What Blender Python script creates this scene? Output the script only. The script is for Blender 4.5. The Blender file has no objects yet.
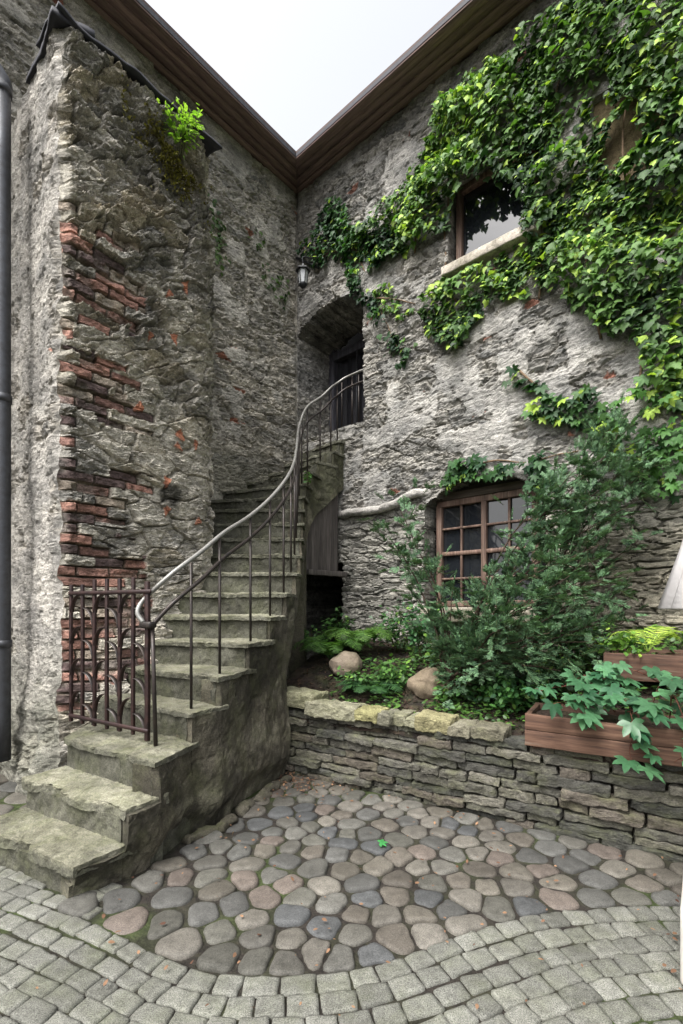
import bpy, math, random
import numpy as np
from mathutils import Vector
random.seed(7); RNG = np.random.default_rng(11)
SC = bpy.context.scene
COL = SC.collection
F, CX, HZ, H = 473.0, 341.5, 607.0, 1.5          # focal length (px), principal column, horizon row, eye height

# ------------------------------------------------------------------ colours
def lin(c):
    c = np.asarray(c, float) / 255.0
    return np.where(c <= .04045, c / 12.92, ((c + .055) / 1.055) ** 2.4)
def rgba(c): return tuple(lin(c)) + (1.0,)

# ------------------------------------------------------------------ numpy noise
def h32(x):
    x = x.astype(np.uint32)
    x = (x ^ (x >> np.uint32(16))) * np.uint32(0x7feb352d)
    x = (x ^ (x >> np.uint32(15))) * np.uint32(0x846ca68b)
    return x ^ (x >> np.uint32(16))
def rnd(i, j, k, seed=0):
    a = h32(i.astype(np.int64).astype(np.uint32) * np.uint32(73856093) + np.uint32(seed * 7919 + 17))
    a = h32(a ^ (j.astype(np.int64).astype(np.uint32) * np.uint32(19349663)))
    a = h32(a ^ (k.astype(np.int64).astype(np.uint32) * np.uint32(83492791)))
    return a.astype(np.float64) / 4294967296.0
def vn(x, y, z=None, seed=0):
    x = np.asarray(x, float); y = np.asarray(y, float)
    z = np.zeros_like(x) if z is None else np.asarray(z, float)
    xi, yi, zi = np.floor(x), np.floor(y), np.floor(z)
    fx, fy, fz = x - xi, y - yi, z - zi
    q = lambda t: t * t * t * (t * (t * 6 - 15) + 10)
    ux, uy, uz = q(fx), q(fy), q(fz)
    r = 0
    for a in (0, 1):
        for b in (0, 1):
            for c in (0, 1):
                w = (ux if a else 1 - ux) * (uy if b else 1 - uy) * (uz if c else 1 - uz)
                r = r + w * rnd(xi + a, yi + b, zi + c, seed)
    return r * 2 - 1
def fbm(x, y, z=None, seed=0, o=4, g=.5):
    x = np.asarray(x, float); y = np.asarray(y, float)
    z = np.zeros_like(x) if z is None else np.asarray(z, float)
    r = 0; a = 1; s = 0
    for i in range(o):
        f = 2.03 ** i
        r = r + a * vn(x * f + 3.1 * i, y * f + 1.7 * i, z * f + 5.3 * i, seed + i); s += a; a *= g
    return r / s
def ridged(x, y, z=None, seed=0, o=4):
    x = np.asarray(x, float); y = np.asarray(y, float)
    z = np.zeros_like(x) if z is None else np.asarray(z, float)
    r = 0; a = 1; s = 0
    for i in range(o):
        f = 2.03 ** i
        r = r + a * (1 - 2 * np.abs(vn(x * f + 3.1 * i, y * f + 1.7 * i, z * f, seed + i))); s += a; a *= .5
    return r / s
def sst(a, b, x):
    t = np.clip((x - a) / (b - a), 0, 1); return t * t * (3 - 2 * t)
def worley(u, v, seed=0, jit=.85):
    ui, vi = np.floor(u), np.floor(v)
    f1 = np.full(u.shape, 9.); f2 = np.full(u.shape, 9.)
    ci = np.zeros(u.shape); cj = np.zeros(u.shape); dx = np.zeros(u.shape); dy = np.zeros(u.shape)
    zz = np.zeros_like(u)
    for a in (-1, 0, 1):
        for b in (-1, 0, 1):
            i, j = ui + a, vi + b
            px = i + .5 + jit * (rnd(i, j, zz, seed) - .5); py = j + .5 + jit * (rnd(i, j, zz + 1, seed) - .5)
            d = np.hypot(u - px, v - py)
            new = d < f1
            f2 = np.where(new, f1, np.minimum(f2, d))
            ci = np.where(new, i, ci); cj = np.where(new, j, cj)
            dx = np.where(new, u - px, dx); dy = np.where(new, v - py, dy)
            f1 = np.minimum(f1, d)
    R = [rnd(ci, cj, zz + 10 + q, seed) for q in range(4)]
    return f1, f2, R, dx, dy
def vec_noise(V, f, seed, o=3):
    return np.stack([fbm(V[:, 0] * f, V[:, 1] * f, V[:, 2] * f, seed + 50 * k, o) for k in range(3)], 1)

# ------------------------------------------------------------------ mesh assembly
class MB:
    """collects vertices, polygons and a colour per vertex, links them as ONE mesh object"""
    def __init__(s): s.v = []; s.c = []; s.f = []; s.m = []; s.n = 0
    def add(s, V, Fs, C=None, mat=0):
        V = np.asarray(V, float).reshape(-1, 3)
        if C is None: C = np.ones((len(V), 3)) * .5
        C = np.broadcast_to(np.asarray(C, float), (len(V), 3))
        s.v.append(V); s.c.append(C)
        for f in (Fs if isinstance(Fs, (list, tuple)) else [Fs]):
            f = np.asarray(f, dtype=np.int64)
            if f.size == 0: continue
            f = f.reshape(-1, f.shape[-1])
            s.f.append(f + s.n); s.m.append(np.full(len(f), mat, np.int32))
        s.n += len(V)
    def build(s, name, mats, parent=None, smooth=True, loc=None):
        V = np.concatenate(s.v); C = np.concatenate(s.c)
        if loc is not None: V = V - np.asarray(loc)
        me = bpy.data.meshes.new(name)
        me.vertices.add(len(V)); me.vertices.foreach_set('co', V.astype(np.float32).ravel())
        loops = np.concatenate([f.ravel() for f in s.f])
        tot = np.concatenate([np.full(len(f), f.shape[1]) for f in s.f])
        start = np.concatenate([[0], np.cumsum(tot)[:-1]])
        me.loops.add(len(loops)); me.loops.foreach_set('vertex_index', loops.astype(np.int32))
        me.polygons.add(len(tot)); me.polygons.foreach_set('loop_start', start.astype(np.int32))
        me.polygons.foreach_set('loop_total', tot.astype(np.int32))
        me.polygons.foreach_set('material_index', np.concatenate(s.m))
        me.polygons.foreach_set('use_smooth', np.full(len(tot), smooth))
        me.update(calc_edges=True); me.validate()
        at = me.color_attributes.new('tint', 'FLOAT_COLOR', 'POINT')
        at.data.foreach_set('color', np.concatenate([C, np.ones((len(C), 1))], 1).astype(np.float32).ravel())
        for m in (mats if isinstance(mats, (list, tuple)) else [mats]): me.materials.append(m)
        o = bpy.data.objects.new(name, me); COL.objects.link(o)
        if parent is not None: o.parent = parent
        if loc is not None: o.location = loc
        return o
def tag(o, label=None, cat=None, group=None, kind=None):
    if label: o['label'] = label
    if cat: o['category'] = cat
    if group: o['group'] = group
    if kind: o['kind'] = kind
    return o
def empty(name, label, cat, group=None):
    o = bpy.data.objects.new(name, None); COL.objects.link(o); o.empty_display_size = .1
    return tag(o, label, cat, group)

def grid_faces(nu, nv):
    i = np.arange(nu - 1)[:, None] * nv + np.arange(nv - 1)[None, :]
    i = i.ravel(); return np.stack([i, i + nv, i + nv + 1, i + 1], 1)
def cube_grid(nx, ny, nz):
    """closed box surface in [-1,1]^3, merged vertices"""
    key = {}; V = []; Fc = []
    def vid(i, j, k):
        t = (i, j, k)
        if t not in key: key[t] = len(V); V.append((2 * i / nx - 1, 2 * j / ny - 1, 2 * k / nz - 1))
        return key[t]
    for i in range(nx):
        for j in range(ny):
            Fc.append([vid(i, j, 0), vid(i, j + 1, 0), vid(i + 1, j + 1, 0), vid(i + 1, j, 0)])
            Fc.append([vid(i, j, nz), vid(i + 1, j, nz), vid(i + 1, j + 1, nz), vid(i, j + 1, nz)])
    for i in range(nx):
        for k in range(nz):
            Fc.append([vid(i, 0, k), vid(i + 1, 0, k), vid(i + 1, 0, k + 1), vid(i, 0, k + 1)])
            Fc.append([vid(i, ny, k), vid(i, ny, k + 1), vid(i + 1, ny, k + 1), vid(i + 1, ny, k)])
    for j in range(ny):
        for k in range(nz):
            Fc.append([vid(0, j, k), vid(0, j, k + 1), vid(0, j + 1, k + 1), vid(0, j + 1, k)])
            Fc.append([vid(nx, j, k), vid(nx, j + 1, k), vid(nx, j + 1, k + 1), vid(nx, j, k + 1)])
    return np.array(V), np.array(Fc)
_CG = {}
def cgrid(*n):
    if n not in _CG: _CG[n] = cube_grid(*n)
    return _CG[n]
def round_unit(P, half, r):
    """rounded box: unit cube points to metres with corner radius r"""
    half = np.asarray(half, float); r = np.minimum(r, half.min() * .98)
    Q = P * half; inner = half - r
    core = np.clip(Q, -inner, inner); d = Q - core
    L = np.linalg.norm(d, axis=1, keepdims=True)
    return np.where(L > 1e-9, core + d / np.maximum(L, 1e-9) * np.minimum(r, np.maximum(L, 0)) if np.isscalar(r) else core + d / np.maximum(L, 1e-9) * r, Q)
def hexa(P, C):
    """trilinear map of unit points to 8 corners: C[bottom 4 ccw, top 4 ccw]"""
    a, b, c = [(P[:, i:i + 1] + 1) / 2 for i in range(3)]
    C = np.asarray(C, float)
    bot = C[0] * (1 - a) * (1 - b) + C[1] * a * (1 - b) + C[2] * a * b + C[3] * (1 - a) * b
    top = C[4] * (1 - a) * (1 - b) + C[5] * a * (1 - b) + C[6] * a * b + C[7] * (1 - a) * b
    return bot * (1 - c) + top * c
def box(mb, c, half, ax=(1, 0, 0), ay=None, az=(0, 0, 1), r=.004, C=None, mat=0, n=(2, 2, 2), amp=0, f=8, seed=0):
    ax = np.asarray(ax, float); az = np.asarray(az, float); ax /= np.linalg.norm(ax); az /= np.linalg.norm(az)
    ay = np.cross(az, ax) if ay is None else np.asarray(ay, float)
    P, Fc = cgrid(*[max(2, k) for k in n])
    # put the outer rings near the edges so the rounding has faces
    Q = P.copy()
    for i in range(3):
        m = np.abs(np.abs(P[:, i]) - 1) > 1e-6
        k = max(2, n[i])
        if k >= 4:
            e = 1 - 2 / k
            far = m & (np.abs(np.abs(P[:, i]) - e) < 1e-6)
            Q[far, i] = np.sign(P[far, i]) * (1 - min(.9, r / half[i]))
    R = round_unit(Q, half, r)
    W = np.asarray(c, float) + R[:, :1] * ax + R[:, 1:2] * ay + R[:, 2:] * az
    if amp: W = W + vec_noise(W, f, seed) * amp
    mb.add(W, Fc, C, mat)
def beam(mb, a, b, w, h, up=(0, 0, 1), **k):
    a = np.asarray(a, float); b = np.asarray(b, float); d = b - a; L = np.linalg.norm(d); d /= L
    up = np.asarray(up, float); up = np.array([1., 0, 0]) if abs(up @ d) > .99 else up; up = up - d * (up @ d); up /= np.linalg.norm(up)
    box(mb, (a + b) / 2, (L / 2, w / 2, h / 2), ax=d, az=up, **k)
def catmull(P, n=8):
    P = np.asarray(P, float); Q = np.vstack([2 * P[0] - P[1], P, 2 * P[-1] - P[-2]]); out = []
    for i in range(1, len(Q) - 2):
        p0, p1, p2, p3 = Q[i - 1], Q[i], Q[i + 1], Q[i + 2]
        for t in np.linspace(0, 1, n, endpoint=False):
            out.append(.5 * (2 * p1 + (p2 - p0) * t + (2 * p0 - 5 * p1 + 4 * p2 - p3) * t * t + (3 * p1 - p0 - 3 * p2 + p3) * t ** 3))
    out.append(P[-1]); return np.array(out)
def tube(mb, P, r, seg=8, C=None, mat=0, rough=0, seed=0):
    P = np.asarray(P, float); n = len(P); r = np.broadcast_to(np.asarray(r, float), (n,))
    T = np.gradient(P, axis=0); T /= np.maximum(np.linalg.norm(T, axis=1, keepdims=True), 1e-9)
    ref = np.array([0, 0, 1.]) if abs(T[0][2]) < .9 else np.array([1., 0, 0])
    N = ref - T[0] * (ref @ T[0]); N /= np.linalg.norm(N); rings = []
    a = np.linspace(0, 2 * np.pi, seg, endpoint=False)
    for i in range(n):
        N = N - T[i] * (N @ T[i]); N /= np.linalg.norm(N); B = np.cross(T[i], N)
        rings.append(P[i] + r[i] * (np.cos(a)[:, None] * N + np.sin(a)[:, None] * B))
    V = np.concatenate(rings)
    if rough: V = V + vec_noise(V, 14, seed) * rough
    i = np.arange(n - 1)[:, None] * seg; j = np.arange(seg)[None, :]; j2 = (j + 1) % seg
    Fc = np.stack([(i + j).ravel(), (i + j2).ravel(), (i + seg + j2).ravel(), (i + seg + j).ravel()], 1)
    V = np.vstack([V, P[:1], P[-1:]]); k = n * seg; jj = np.arange(seg); jn = (jj + 1) % seg
    caps = np.concatenate([np.stack([np.full(seg, k), jn, jj], 1), np.stack([np.full(seg, k + 1), (n - 1) * seg + jj, (n - 1) * seg + jn], 1)])
    mb.add(V, [Fc, caps], C, mat)

# ------------------------------------------------------------------ materials
class NT:
    def __init__(s, name):
        s.m = bpy.data.materials.new(name); s.m.use_nodes = True; s.t = s.m.node_tree
        s.b = s.t.nodes['Principled BSDF']
    def n(s, typ, ins={}, **k):
        o = s.t.nodes.new(typ)
        for a, v in k.items(): setattr(o, a, v)
        for a, v in ins.items():
            if isinstance(v, bpy.types.NodeSocket): s.t.links.new(v, o.inputs[a])
            else: o.inputs[a].default_value = v
        return o
    def link(s, a, b): s.t.links.new(a, b)
    def noise(s, vec, scale, detail=5, rough=.6, dist=0):
        return s.n('ShaderNodeTexNoise', {'Vector': vec, 'Scale': scale, 'Detail': detail, 'Roughness': rough, 'Distortion': dist}).outputs['Fac']
    def ramp(s, fac, stops):
        r = s.n('ShaderNodeValToRGB', {'Fac': fac}); e = r.color_ramp.elements
        while len(e) < len(stops): e.new(.5)
        for el, (p, c) in zip(e, stops): el.position = p; el.color = c if len(c) == 4 else (*c, 1)
        return r.outputs['Color']
    def mix(s, fac, a, b, mode='MIX'):
        x = s.n('ShaderNodeMix', data_type='RGBA', blend_type=mode)
        for k, v in ((0, fac), (6, a), (7, b)):
            if isinstance(v, bpy.types.NodeSocket): s.t.links.new(v, x.inputs[k])
            else: x.inputs[k].default_value = v
        return x.outputs[2]
    def math(s, op, a, b=0.0):
        x = s.n('ShaderNodeMath', operation=op)
        for k, v in ((0, a), (1, b)):
            if isinstance(v, bpy.types.NodeSocket): s.t.links.new(v, x.inputs[k])
            else: x.inputs[k].default_value = v
        return x.outputs[0]
    def bump(s, h, strength=.5, dist=.01, nrm=None):
        i = {'Height': h, 'Strength': strength, 'Distance': dist}
        if nrm is not None: i['Normal'] = nrm
        return s.n('ShaderNodeBump', i).outputs['Normal']
G3 = lambda v: (v, v, v, 1)

def stone_mat(name, var=.5, fine=60, bump=.8, bdist=.012, rough=.92, stain=(.35, .34, .31), stain_amt=.6, moss=0, mosscol=(70, 84, 40), zs=1.0, speck=.35):
    t = NT(name); tc = t.n('ShaderNodeTexCoord').outputs['Object']
    mp = t.n('ShaderNodeMapping', {'Vector': tc, 'Scale': (1, 1, zs)}).outputs[0]
    col = t.n('ShaderNodeAttribute', attribute_name='tint').outputs['Color']
    n1 = t.noise(mp, 3.5, 8, .65); n2 = t.noise(mp, 22, 6, .65, .4); n3 = t.noise(mp, fine * 2.2, 3, .6)
    v1 = t.ramp(n2, [(.28, G3(1 - var)), (.5, G3(1)), (.75, G3(1 + var * .7))])
    c = t.mix(1.0, col, v1, 'MULTIPLY')
    v2 = t.ramp(n3, [(.3, G3(1 - speck)), (.7, G3(1 + speck))])
    c = t.mix(1.0, c, v2, 'MULTIPLY')
    st = t.ramp(n1, [(.42, G3(0)), (.62, G3(1))])
    stc = t.mix(1.0, c, (*stain, 1), 'MULTIPLY')
    c = t.mix(t.math('MULTIPLY', st, stain_amt), c, stc)
    if moss:
        nm = t.noise(mp, 5, 9, .7)
        geo = t.n('ShaderNodeNewGeometry').outputs['Normal']
        up = t.n('ShaderNodeSeparateXYZ', {'Vector': geo}).outputs['Z']
        mm = t.math('MULTIPLY', t.ramp(nm, [(.46, G3(0)), (.66, G3(1))]), t.n('ShaderNodeMapRange', {'Value': up, 'From Min': -.5, 'From Max': .8, 'To Min': .35, 'To Max': 1}).outputs[0])
        mc = t.mix(n2, rgba(mosscol), rgba([x * 1.35 for x in mosscol]))
        c = t.mix(t.math('MULTIPLY', mm, moss), c, mc)
    t.link(c, t.b.inputs['Base Color']); t.b.inputs['Roughness'].default_value = rough
    t.b.inputs['Specular IOR Level'].default_value = .25
    f1 = t.noise(mp, fine, 8, .7); f2 = t.noise(mp, fine * .3, 6, .6, .6)
    hh = t.math('ADD', t.math('MULTIPLY', f1, .5), f2)
    t.link(t.bump(hh, bump, bdist), t.b.inputs['Normal'])
    return t.m
def leaf_mat(name, rough=.45, trans=.35, spec=.4):
    t = NT(name); col = t.n('ShaderNodeAttribute', attribute_name='tint').outputs['Color']
    tc = t.n('ShaderNodeTexCoord').outputs['Object']
    v = t.ramp(t.noise(tc, 40, 3, .6), [(.3, G3(.75)), (.7, G3(1.2))])
    c = t.mix(1.0, col, v, 'MULTIPLY')
    t.link(c, t.b.inputs['Base Color']); t.b.inputs['Roughness'].default_value = rough
    t.b.inputs['Specular IOR Level'].default_value = spec
    tr = t.n('ShaderNodeBsdfTranslucent', {'Color': t.mix(1.0, c, (1.25, 1.4, .6, 1), 'MULTIPLY')})
    mx = t.n('ShaderNodeMixShader', {0: trans, 1: t.b.outputs[0], 2: tr.outputs[0]})
    t.link(mx.outputs[0], t.t.nodes['Material Output'].inputs[0]); return t.m
def metal_mat(name, base, rust, amt=.4, rough=.5, metallic=.6, sc=18):
    t = NT(name); tc = t.n('ShaderNodeTexCoord').outputs['Object']
    n = t.noise(tc, sc, 7, .7); k = t.ramp(n, [(.5 - amt * .3, G3(0)), (.62, G3(1))])
    t.link(t.mix(t.math('MULTIPLY', k, amt), rgba(base), rgba(rust)), t.b.inputs['Base Color'])
    t.b.inputs['Metallic'].default_value = metallic
    t.link(t.ramp(n, [(.3, G3(rough - .12)), (.7, G3(rough + .2))]), t.b.inputs['Roughness'])
    t.link(t.bump(t.noise(tc, sc * 6, 5, .7), .25, .003), t.b.inputs['Normal']); return t.m
def wood_mat(name, base, dark, light, axis, rough=.75, sc=1.0, wear=None, wear_amt=0):
    """grain stretched along axis (object space)"""
    t = NT(name); tc = t.n('ShaderNodeTexCoord').outputs['Object']
    a = np.asarray(axis, float); a /= np.linalg.norm(a)
    along = t.n('ShaderNodeVectorMath', {0: tc, 1: tuple(a)}, operation='DOT_PRODUCT').outputs['Value']
    sh = t.n('ShaderNodeCombineXYZ', {0: t.math('MULTIPLY', along, a[0] * .94), 1: t.math('MULTIPLY', along, a[1] * .94), 2: t.math('MULTIPLY', along, a[2] * .94)}).outputs[0]
    v = t.n('ShaderNodeVectorMath', {0: tc, 1: sh}, operation='SUBTRACT').outputs[0]
    g = t.noise(v, 45 * sc, 8, .7, .3); g2 = t.noise(v, 9 * sc, 4, .6)
    tint = t.n('ShaderNodeAttribute', attribute_name='tint').outputs['Color']
    c = t.ramp(g, [(.3, rgba(dark)), (.5, rgba(base)), (.72, rgba(light))])
    c = t.mix(1.0, c, t.ramp(g2, [(.3, G3(.65)), (.7, G3(1.25))]), 'MULTIPLY')
    c = t.mix(1.0, c, t.mix(1.0, tint, (2, 2, 2, 1), 'MULTIPLY'), 'MULTIPLY')
    if wear is not None:
        w = t.ramp(t.noise(v, 6, 9, .75), [(.58, G3(0)), (.68, G3(1))])
        c = t.mix(t.math('MULTIPLY', w, wear_amt), c, rgba(wear))
    t.link(c, t.b.inputs['Base Color']); t.b.inputs['Roughness'].default_value = rough
    t.b.inputs['Specular IOR Level'].default_value = .3
    t.link(t.bump(g, .5, .004), t.b.inputs['Normal']); return t.m
def plain_mat(name, c, rough=.6, metallic=0, n=.15, sc=30, bump=.15):
    t = NT(name); tc = t.n('ShaderNodeTexCoord').outputs['Object']
    k = t.ramp(t.noise(tc, sc, 5, .6), [(.3, G3(1 - n)), (.7, G3(1 + n))])
    t.link(t.mix(1.0, rgba(c), k, 'MULTIPLY'), t.b.inputs['Base Color']); t.b.inputs['Roughness'].default_value = rough
    t.b.inputs['Metallic'].default_value = metallic
    t.link(t.bump(t.noise(tc, sc * 4, 4, .6), bump, .004), t.b.inputs['Normal']); return t.m
def glass_mat(name):
    t = NT(name); t.b.inputs['Base Color'].default_value = (.012, .014, .017, 1)
    t.b.inputs['Roughness'].default_value = .04; t.b.inputs['Specular IOR Level'].default_value = .9
    tc = t.n('ShaderNodeTexCoord').outputs['Object']
    t.link(t.bump(t.noise(tc, 4, 2, .5), .05, .02), t.b.inputs['Normal']); return t.m

M = dict(
    wall=stone_mat('rubble_render', var=.55, fine=55, bump=1.0, bdist=.014, speck=.5, stain=(.46, .46, .46), stain_amt=.65, moss=.05, zs=1.8),
    buttress=stone_mat('buttress_rubble', var=.55, fine=60, bump=1.0, bdist=.02, speck=.5, stain=(.42, .42, .42), stain_amt=.65, moss=.05, zs=1.7),
    concrete=stone_mat('mossy_concrete', var=.45, fine=55, bump=.9, bdist=.012, stain=(.42, .42, .38), stain_amt=.8, moss=.42, mosscol=(72, 76, 48), speck=.42),
    drystone=stone_mat('limestone_slabs', var=.5, fine=45, bump=1.0, bdist=.018, speck=.45, stain=(.5, .5, .46), stain_amt=.7, moss=.3, mosscol=(88, 92, 56), zs=2.2),
    cobble=stone_mat('field_cobble', var=.3, fine=90, bump=.6, bdist=.006, rough=.7, stain=(.62, .62, .6), stain_amt=.6, moss=0, speck=.45),
    sett=stone_mat('granite_sett', var=.3, fine=110, bump=.6, bdist=.005, rough=.8, stain=(.6, .6, .56), stain_amt=.7, moss=.16, mosscol=(84, 90, 58), speck=.75),
    boulder=stone_mat('boulder_granite', var=.25, fine=70, bump=.5, bdist=.006, rough=.85, stain=(.6, .58, .52), stain_amt=.5, moss=.15),
    soil=stone_mat('garden_mulch', var=.6, fine=45, bump=1.0, bdist=.02, rough=1, stain=(.5, .5, .5), stain_amt=.5, moss=.25, mosscol=(52, 62, 30)),
    ivy=leaf_mat('vine_leaf', .55, .3, .3), fern=leaf_mat('fern_leaf', .55, .4), yew=leaf_mat('yew_needle', .5, .12, .3), creeper=leaf_mat('creeper_leaf', .4, .25, .45),
    litter=leaf_mat('dry_leaf', .8, .15, .2),
    bark=stone_mat('vine_bark', var=.4, fine=80, bump=.8, bdist=.004, stain_amt=.4),
    iron=metal_mat('rusty_iron', (34, 26, 28), (66, 42, 36), .6, .5, .35), rail=metal_mat('rail_steel', (44, 42, 42), (70, 58, 50), .5, .42, .5),
    railtop=metal_mat('worn_rail_steel', (150, 150, 146), (92, 86, 80), .6, .45, .6),
    zinc=metal_mat('zinc_pipe', (70, 72, 76), (50, 48, 48), .5, .45, .6), lamp=metal_mat('lantern_black', (26, 28, 30), (40, 40, 42), .3, .4, .3),
    glass=glass_mat('window_glass'), white=plain_mat('white_canvas', (186, 183, 182), .85, 0, .10, 14, .4), base=plain_mat('white_paint', (182, 178, 172), .7, 0, .14, 12),
    dark=plain_mat('dark_interior', (16, 15, 15), .95, 0, .2), black=plain_mat('black_rubber', (20, 20, 20), .6),
    lead=plain_mat('lead_flashing', (46, 46, 52), .7, .2, .25, 12), tile=plain_mat('roof_covering', (70, 52, 46), .8, 0, .25, 10),
)
if True:
    t = NT('lantern_glass'); t.b.inputs['Base Color'].default_value = (.75, .78, .8, 1); t.b.inputs['Roughness'].default_value = .25
    t.b.inputs['Transmission Weight'].default_value = .6; M['lglass'] = t.m

# ------------------------------------------------------------------ plan of the courtyard
C0 = np.array([-.706, 7.5])                                   # inner corner of the two wings
DL = np.array([.656, .755]); NL = np.array([.755, -.656])     # left wing: direction to the corner, normal into the court
DR = np.array([.755, -.656]); NR = np.array([-.656, -.755])   # right wing: direction away from the corner, normal into the court
def w3(p2, z): return np.array([p2[0], p2[1], z])
def Rp(s, z, out=0.):
    s = np.asarray(s, float); z = np.asarray(z, float); out = np.asarray(out, float)
    return np.stack(np.broadcast_arrays(C0[0] + DR[0] * s + NR[0] * out, C0[1] + DR[1] * s + NR[1] * out, z), -1)
def px_to_R(px, py, out=0.):
    """photo pixel -> (s, z) on the right wing's wall"""
    k = (np.asarray(px, float) - CX) / F; o = C0 + NR * out
    s = (k * o[1] - o[0]) / (DR[0] - k * DR[1]); Y = o[1] + DR[1] * s
    return s, H + (HZ - np.asarray(py, float)) * Y / F
def at(px, py, Y): return np.array([(px - CX) * Y / F, Y, H + (HZ - py) * Y / F])

# ------------------------------------------------------------------ wall surfaces
def lerp3(a, b, t): return np.asarray(a) * (1 - t[:, None]) + np.asarray(b) * t[:, None]
def rubble(u, z, cw, ch, seed, relief, warp=.06, edge=.22):
    wu = u + warp * fbm(u * 3.1, z * 3.1, seed=seed + 1, o=3); wz = z + warp * .8 * fbm(u * 2.7 + 9, z * 4.1, seed=seed + 2, o=3)
    f1, f2, R, dx, dy = worley(wu / cw, wz / ch, seed)
    m = sst(.02, edge, f2 - f1)
    tilt = (R[1] - .5) * dx + (R[2] - .3) * dy
    h = relief * m * (.35 + .65 * R[0] + 1.1 * tilt)
    return h, m, R
def facets(u, z, cw, ch, seed, warp=.03):
    """broken stone: flat tilted chips with hard steps between them, in -1..1"""
    wu = u + warp * fbm(u * 5, z * 5, seed=seed + 1, o=3); wz = z + warp * fbm(u * 5 + 4, z * 5, seed=seed + 2, o=3)
    f1, f2, R, dx, dy = worley(wu / cw, wz / ch, seed, .95)
    return (R[0] - .5) * .9 + (R[1] - .5) * dx * 1.6 + (R[2] - .25) * dy * 1.8, R, f2 - f1
def wall_look(u, z, seed, relief=.035, plaster=.5):
    """weathered rubble under flaking remains of render: height (m) and colour"""
    h1, m1, R1 = rubble(u, z, .34, .15, seed, relief, .09, .12)
    k1, K1, e1 = facets(u + .15 * z, z, .17, .06, seed + 20); k2, K2, e2 = facets(u, z, .07, .026, seed + 25)
    big = fbm(u * .9, z * .9, seed=seed + 7, o=4)
    fl = fbm(u * 2.6 + 4, z * 3.4, seed=seed + 8, o=6) + (plaster - .5)
    pl = sst(.02, .10, fl)                                          # render still in place, with a broken edge
    rid = ridged(u * 4, z * 11, seed=seed + 9, o=5)
    fine = fbm(u * 24, z * 36, seed=seed + 10, o=4)
    h = h1 * .8 + k1 * relief * .55 + k2 * relief * .28 + rid * .010
    h = h * (1 - .78 * pl) + pl * relief * .75 + fine * .006 + big * .03
    led = (z * 8 + 1.6 * fbm(u * 2.0, z * 2.6, seed=seed + 11, o=4)) % 1.0
    h = h + .014 * (led - .5) * (1 - .55 * pl)
    tone = np.clip(R1[3] * .45 + K1[3] * .3 + K2[3] * .25, 0, 1)
    stone = lerp3(lin((104, 103, 101)), lin((182, 175, 164)), tone)
    mort = lin((160, 154, 143)); c = stone * (.45 + .55 * m1[:, None]) + mort * (.55 - .55 * m1[:, None])
    plc = lerp3(lin((146, 143, 138)), lin((182, 177, 169)), sst(-.4, .4, fbm(u * 4, z * 5, seed=seed + 12, o=5)))
    c = c * (1 - pl[:, None] * .8) + plc * pl[:, None] * .8
    pit = sst(.25, .55, fbm(u * 12, z * 22, seed=seed + 14, o=4)); c = c * (1 - .35 * pit)[:, None]; h = h - .010 * pit
    br = (K1[1] > .975) & (fl < .05) & (fbm(u * 1.1, z * 1.1, seed=seed + 15) > .05)
    c[br] = lin((152, 106, 90)) * (.7 + .6 * K2[2][br])[:, None]
    return h, c

class Sheet:
    def __init__(s, u0, u1, z0, z1, res):
        s.nu = int((u1 - u0) / res) + 1; s.nz = int((z1 - z0) / res) + 1
        s.u, s.z = [a.ravel() for a in np.meshgrid(np.linspace(u0, u1, s.nu), np.linspace(z0, z1, s.nz), indexing='ij')]
        s.f = grid_faces(s.nu, s.nz)
def hole_edges(faces, keep):
    """boundary edges (directed) between kept and removed faces"""
    rem = faces[~keep]; E = np.concatenate([rem[:, [i, (i + 1) % 4]] for i in range(4)])
    kept = faces[keep]; K = np.concatenate([kept[:, [i, (i + 1) % 4]] for i in range(4)])
    ks = set(map(tuple, K[:, ::-1])); return np.array([e for e in map(tuple, E) if e in ks])
def reveal(mb, V, C, edges, inward, depth, step, amp, seed, tint=1.0):
    """carries a hole's rim into the wall"""
    idx, inv = np.unique(edges, return_inverse=True); inv = inv.reshape(edges.shape)
    n = max(2, int(depth / step) + 1); P = V[idx]; rings = []; cols = []
    for k in range(n):
        W = P + inward * depth * k / (n - 1)
        if k: W = W + vec_noise(W, 7, seed) * amp * min(1, k / 2) + vec_noise(W * np.array([1, 1, 1.8]), 16, seed + 3, 4) * amp * 1.1
        rings.append(W); cols.append(C[idx] * (tint * (.85 + .55 * fbm(W[:, 0] * 10, W[:, 1] * 10, W[:, 2] * 18, seed, 5)))[:, None])
    L = len(idx); Fc = []
    for k in range(n - 1):
        a = inv[:, 0] + k * L; b = inv[:, 1] + k * L
        Fc.append(np.stack([a, b, b + L, a + L], 1))
    mb.add(np.concatenate(rings), np.concatenate(Fc), np.concatenate(cols))

house = empty('stone_house', 'weathered grey rubble house with two wings meeting at a corner under boarded eaves', 'house')
ZE = 8.0
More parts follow.
